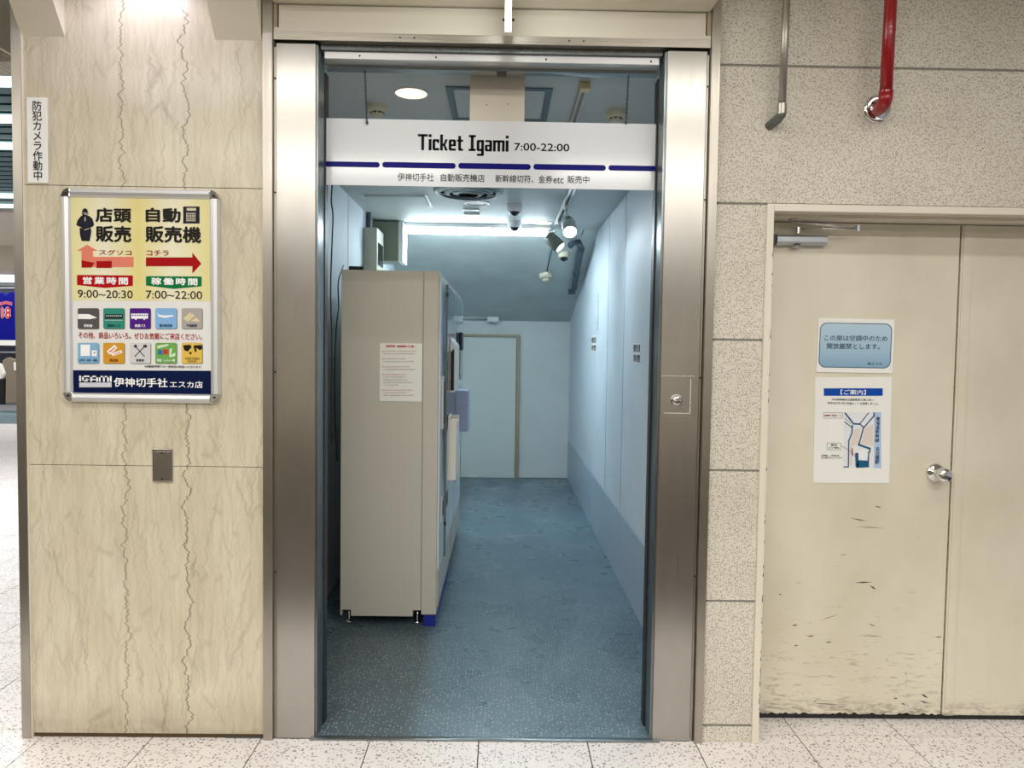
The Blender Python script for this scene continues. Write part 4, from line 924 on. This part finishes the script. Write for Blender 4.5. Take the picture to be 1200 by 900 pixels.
# boxes on the fronts
x0, z1 = at(515.5, 491, 1.33); x1, z0 = at(534, 563, 1.33)
tbx = thing('leaflet_box', (x1-.04, 1.4, z0), 'ivory open topped box fixed low on the nearest machine front', 'box')
box(-.2925, x1, 1.33, 1.36, z0, z1).build('near_side', m_tray, tbx, .002)
box(-.2925, x1, 1.56, 1.59, z0, z1).build('far_side', m_tray, tbx, .002)
box(x1-.006, x1, 1.36, 1.56, z0, z1-.02).build('front_wall', m_tray, tbx)
box(-.2925, -.288, 1.36, 1.56, z0, z1+.015).build('back_wall', m_tray, tbx)
box(-.288, x1-.006, 1.36, 1.56, z0, z0+.006).build('bottom', m_tray, tbx)
x0, z1 = at(536, 457.5, 2.02); x1, z0 = at(548.3, 506, 2.02)
tb2 = thing('payment_box', (x1-.03, 2.1, z0), 'pale blue grey box projecting from the second machine front', 'box')
box(-.2965, x1, 2.02, 2.28, z0, z1).build('box_body', m_tray2, tb2, .004)
MB().cyl((x1-.012, 2.019, z1-.08), (x1-.012, 2.016, z1-.08), .006, 10).build('lock', m_alu, tb2)
# monitor boxes
x0, z1 = at(518, 396, 1.5); x1, z0 = at(533.5, 460, 1.5)
mo = thing('ticket_display', (-.27, 1.55, z0), 'slanted grey framed display on the nearest machine front', 'screen')
MB().prism([(-.2975, z0), (x1-.005, z0), (x1, z0+.03), (x1, z1-.04), (x1-.03, z1), (-.2975, z1)], 1.5, 1.85).build('display_case', m_alu, mo, .003)
MB().prism([(x1-.028, z0+.012), (x1-.008, z0+.012), (x1-.008, z1-.06), (x1-.028, z1-.08)], 1.4992, 1.5).build('dark_side', m_screen, mo)
x0, z1 = at(534, 389, 2.35); x1, z0 = at(541, 445, 2.35)
mo2 = thing('card_reader', (-.27, 2.4, z0), 'black narrow reader unit on the second machine front', 'reader')
box(-.2965, x1, 2.35, 2.55, z0+(z1-z0)*.62, z1).build('reader_head', m_black, mo2, .006)
box(-.2965, x1-.008, 2.36, 2.54, z0, z0+(z1-z0)*.62).build('reader_body', m_trim, mo2, .006)
# notice on machine side
ns = tag(box(*[at(445, 436, 1.098)[0], at(494.5, 436, 1.098)[0]], 1.0975, 1.0995, at(470, 470.3, 1.098)[1], at(470, 402.3, 1.098)[1]).build('machine_notice', m_sheet), 'white sheet with red heading and small print taped to the machine side', 'notice')
Y1 = 1.0970
Q = lambda x, y: (440+x/11.25, 395+y/11.25)
m_nred = flatm('notice_red', 186, 70, 84); m_ngrey = flatm('notice_grey', 96, 96, 98)
lettering('lettering', '自動販売機・自動精算機でのお願い', *Q(138, 106), *Q(524, 138), Y1, flatm('notice_title', 190, 40, 60), ns, .03)
rows_ = [(80, 188, 540, 1), (100, 222, 525, 0), (80, 288, 392, 1), (105, 324, 505, 0), (80, 393, 450, 1), (100, 430, 522, 0), (80, 496, 400, 1), (105, 530, 400, 0), (100, 565, 425, 0), (100, 600, 482, 0), (118, 634, 305, 0), (80, 702, 490, 1), (105, 736, 420, 1), (100, 770, 505, 0)]
for red in (0, 1):
    ps = []
    for x0, y_, x1, r_ in rows_:
        if r_ != red: continue
        x_ = x0
        while x_ < x1:
            w_ = random.choice((8, 10, 12, 14))
            for q0, q1 in ((-7, -3), (1, 5)) if random.random() < .7 else ((-5, -1), ): ps.append([Q(x_, y_+q1), Q(x_+w_*.8, y_+q1), Q(x_+w_*.8, y_+q0), Q(x_, y_+q0)])
            x_ += w_+2
    o = flat('small_print', ps, Y1, m_nred if red else m_ngrey, ns); o['kind'] = 'stuff'
# cables
def cable(name, pts, r, label, m=m_black):
    return tag(MB().tube(pts, r, 8).build(name, m), label, 'cable')
def smooth(pts, n=8):
    pts = [Vector(p) for p in pts]; out = []
    for i in range(len(pts)-1):
        p0 = pts[max(i-1, 0)]; p1 = pts[i]; p2 = pts[i+1]; p3 = pts[min(i+2, len(pts)-1)]
        for k in range(n):
            t_ = k/n; out.append(.5*((2*p1)+(-p0+p2)*t_+(2*p0-5*p1+4*p2-p3)*t_*t_+(-p0+3*p1-3*p2+p3)*t_**3))
    return out+[pts[-1]]
P3 = lambda px, py, y: (at(px, py, y)[0], y, at(px, py, y)[1])
cable('hanging_cable', smooth([P3(389.8, 110, .98), P3(389.5, 205, .98), P3(388.3, 235, .98), P3(390.2, 255, .98), P3(388.5, 300, .98), P3(387.5, 345, .98), P3(389, 420, .98), P3(388, 520, .98)]), .0035, 'thin black cable hanging down beside the left jamb')
cable('machine_cable', smooth([P3(403, 311, 1.5), P3(398.5, 322, 1.3), P3(396.2, 335, 1.25), P3(396.5, 360, 1.25), P3(393, 400, 1.25), P3(392, 470, 1.25), P3(395, 540, 1.25)]), .0035, 'black cable looping off the top corner of the nearest machine')
pa = thing('power_plug', (-.78, 1.4, 1.84), 'black cable plug lying on top of the nearest machine', 'plug')
MB().cyl((-.835, 1.35, 1.862), (-.76, 1.36, 1.862), .022, 14).build('plug_body', m_black, pa)
MB().tube(smooth([(-.76, 1.36, 1.856), (-.72, 1.40, 1.852), (-.66, 1.46, 1.849), (-.62, 1.56, 1.848)]), .010, 8).build('cord', m_black, pa)
# electrical boxes on left wall
b1 = thing('breaker_box', (-.96, 2.6, 1.6), 'slim putty coloured breaker box on the left wall behind the machine', 'box')
xA, zA = at(430, 266.5, 2.62); xB, _ = at(442, 266, 2.62); _, zB = at(436, 330, 2.62)
box(XL+.001, xB, 2.62, 2.90, 1.86, zA).build('enclosure', m_boxputty, b1, .004)
box(xB, xB+.004, 2.66, 2.86, zA-.26, zA-.1).build('window', m_screen, b1)
b2 = thing('control_box', (-.92, 3.0, 2.1), 'grey green control box with pale cover high on the left wall', 'box')
xC, zC_ = at(467, 260, 2.97); _, zD = at(467, 306, 2.97)
box(XL+.001, xC, 2.97, 3.20, zD, ZC-.016).build('enclosure', m_boxgrey, b2, .002)
box(xC, xC+.035, 2.965, 3.205, zD-.006, ZC-.012).build('cover', m_boxwhite, b2, .003)
MB().cyl((XL+.022, 2.7, zA), (XL+.022, 2.7, ZC-.001), .018, 12).build('supply_conduit', m_pvc, b1)
# ------------------------------------------------------------------ beyond the left edge: passage ceiling, lintel, shop
wo = tag(box(-14, 5, -6.9, -6.8, 0, 3.2).build('wall_opposite', m_bracket), 'plain cream wall across the passage behind the viewer', 'wall', kind='structure')
for za, zb in ((.0, .35), (1.95, 2.12), (2.5, 2.62)): box(-14, 5, -6.8, -6.76, za, zb).build('reflected_band', flatm('brown_band', 150, 130, 108), wo)  # bands added to give the steel jambs stripes to reflect
cp = tag(MB().box(-16, 5, -7, .0, 3.2, 3.25).build('ceiling_passage', m_cream), 'cream ceiling of the passage', 'ceiling', kind='structure')
tag(box(-3.4, -1.74, .62, .78, 2.66, 3.2).build('lintel', m_granite), 'speckled beam across the side passage above the marble edge', 'beam', kind='structure')
tag(MB().prism([(-2.6, 2.92), (-1.99, 2.60), (-1.99, 3.2), (-2.6, 3.2)], -.1, .5).build('ceiling_boxing', m_bracket), 'cream slanted boxing in the upper left corner beside the marble edge', 'boxing', kind='structure')
cs = tag(box(-8, -1.74, .78, 8.4, 2.96, 2.98).build('ceiling_slatted', mat('dark_void', srgb(20, 40, 44), .8)), 'teal slatted ceiling of the side passage with bright light strips', 'ceiling', kind='structure')
yy = 1.0; k = 0
while yy < 5.3:
    box(-8, -1.76, yy, yy+.12, 2.90, 2.93).build('slat', m_teal, cs); yy += .16
for px, py in ((10, 93), (10, 137), (10, 169), (10, 228), (10, 240)):
    x, y = atz(px, py, 2.9)
    box(-8, -1.76, y-.055, y+.055, 2.875, 2.899).build('light_strip', m_strip, cs)
box(-8, -1.76, 5.55, 8.4, 2.88, 2.96).build('ceiling_board', m_cream, cs)
wsb = tag(box(-16, -1.8, 14.8, 14.9, 0, 3.2).build('wall_shop', mat('shop_grey', srgb(120, 130, 136), .6)), 'grey back wall of the clothing shop beyond the passage', 'wall', kind='structure')
tag(MB().box(-16, -1.8, 8.4, 9.0, 2.52, 3.2).build('shop_fascia', m_cream), 'cream fascia over the clothing shop front', 'fascia', kind='structure')
x, za = at(17, 300, 12.5); _, zb = at(10, 331, 12.5)
lb = thing('light_box', (-9.6, 12.5, zb), 'glowing pale blue light box above the clothes rack', 'light')
box(-11.5, -8.9, 12.5, 12.6, zb, za).build('glowing_face', m_skyblue, lb)
box(-11.55, -8.85, 12.45, 12.65, za, za+.06).build('top_rail', m_dark_steel, lb); box(-11.55, -8.85, 12.45, 12.65, zb-.08, zb).build('bottom_rail', m_dark_steel, lb)
YJ = 11.0
def garment(name, corners, m, label, cat='shirt', group='clothes on the shop rack', th=.10, y=YJ):
    pts = [at(a, b, y) for a, b in corners]; o = MB().prism(pts, y, y+th).build(name, m, None, .02, 2); tag(o, label, cat, group); return o
jy = garment('jersey', [(-9, 403), (20.5, 403.5), (19.5, 366), (21, 362), (18.5, 345), (14, 341), (9.5, 343), (6, 346), (1, 342), (-4, 345), (-10, 362), (-9, 370)], flatm('royal_blue', 8, 14, 126, .6), 'royal blue sports jersey numbered 18 hanging in the shop')
box(at(-9, 400, YJ-.004)[0], at(21.3, 400, YJ-.004)[0], YJ-.006, YJ+.1, at(5, 404.8, YJ)[1], at(5, 398.6, YJ)[1]).build('white_hem', m_sheet, jy)
flat('white_side', [[(19, 399), (21.3, 399), (19.6, 366), (18.4, 366)]], YJ-.006, m_sheet, jy)
lettering('number', '18', 1, 359.5, 12.8, 373.5, YJ-.010, m_sheet, jy, .07)
lettering('number', '18', 1.4, 359.8, 12.4, 373.1, YJ-.014, flatm('jersey_red', 200, 40, 50, .6), jy, .02)
flat('name_arc', [R4(0+i*2.1, 352.5+abs(i-3)*.5, 1.5+i*2.1, 356.5+abs(i-3)*.5) for i in range(7)], YJ-.010, flatm('jersey_pink', 206, 110, 120, .6), jy)
garment('grey_shirt', [(6, 473), (22, 472), (21.4, 420), (18, 421), (13, 420), (9, 418.5), (3, 422), (1, 428), (4, 444), (6.5, 443)], flatm('taupe', 138, 128, 112, .8), 'taupe grey short sleeved shirt hanging below the blue jersey')
garment('white_shirt', [(-6, 444), (.5, 444), (4.5, 438), (0.5, 427), (-6, 424)], m_sheet, 'white shirt partly cut by the picture edge below the jersey', y=YJ-.25, th=.08)
garment('black_trousers', [(-6, 474), (5, 474), (5.2, 444), (-6, 444)], mat('black_cloth', (.01, .01, .012), .8), 'black garment beside the taupe shirt on the lower rack', y=YJ+.15)
tgm = tag(sheet('price_tag', [(16.3, 434), (20.5, 434), (21, 424), (16, 424.5)], YJ-.03, m_white, 'small white price tag on the taupe shirt', 'tag'), None)
rk = thing('clothes_rack', (-9.3, YJ+.05, .16), 'dark metal clothes rack holding the blue jersey and shirts', 'rack')
for py in (338, 413):
    a_ = P3(-15, py, YJ+.06); b_ = P3(24, py, YJ+.06); MB().tube([a_, b_], .02, 8).build('rail', m_dark_steel, rk)
for px in (-12, 19.5):
    a_ = P3(px, 336, YJ+.2); MB().tube([(a_[0], YJ+.24, .16), (a_[0], YJ+.24, a_[2])], .02, 8).build('post', m_dark_steel, rk)
a_ = P3(-12, 338, YJ+.1)
box(a_[0]-.2, -8.6, YJ+.50, YJ+.55, .35, 2.35).build('back_panel', mat('rack_dark', (.012, .013, .03), .7), rk)
pl = tag(box(-11.2, -8.7, YJ-.35, YJ+.6, .0, .16).build('display_plinth', mat('teal_grey_plinth', srgb(126, 150, 156), .5)), 'low teal grey display plinth under the clothes rack', 'plinth')
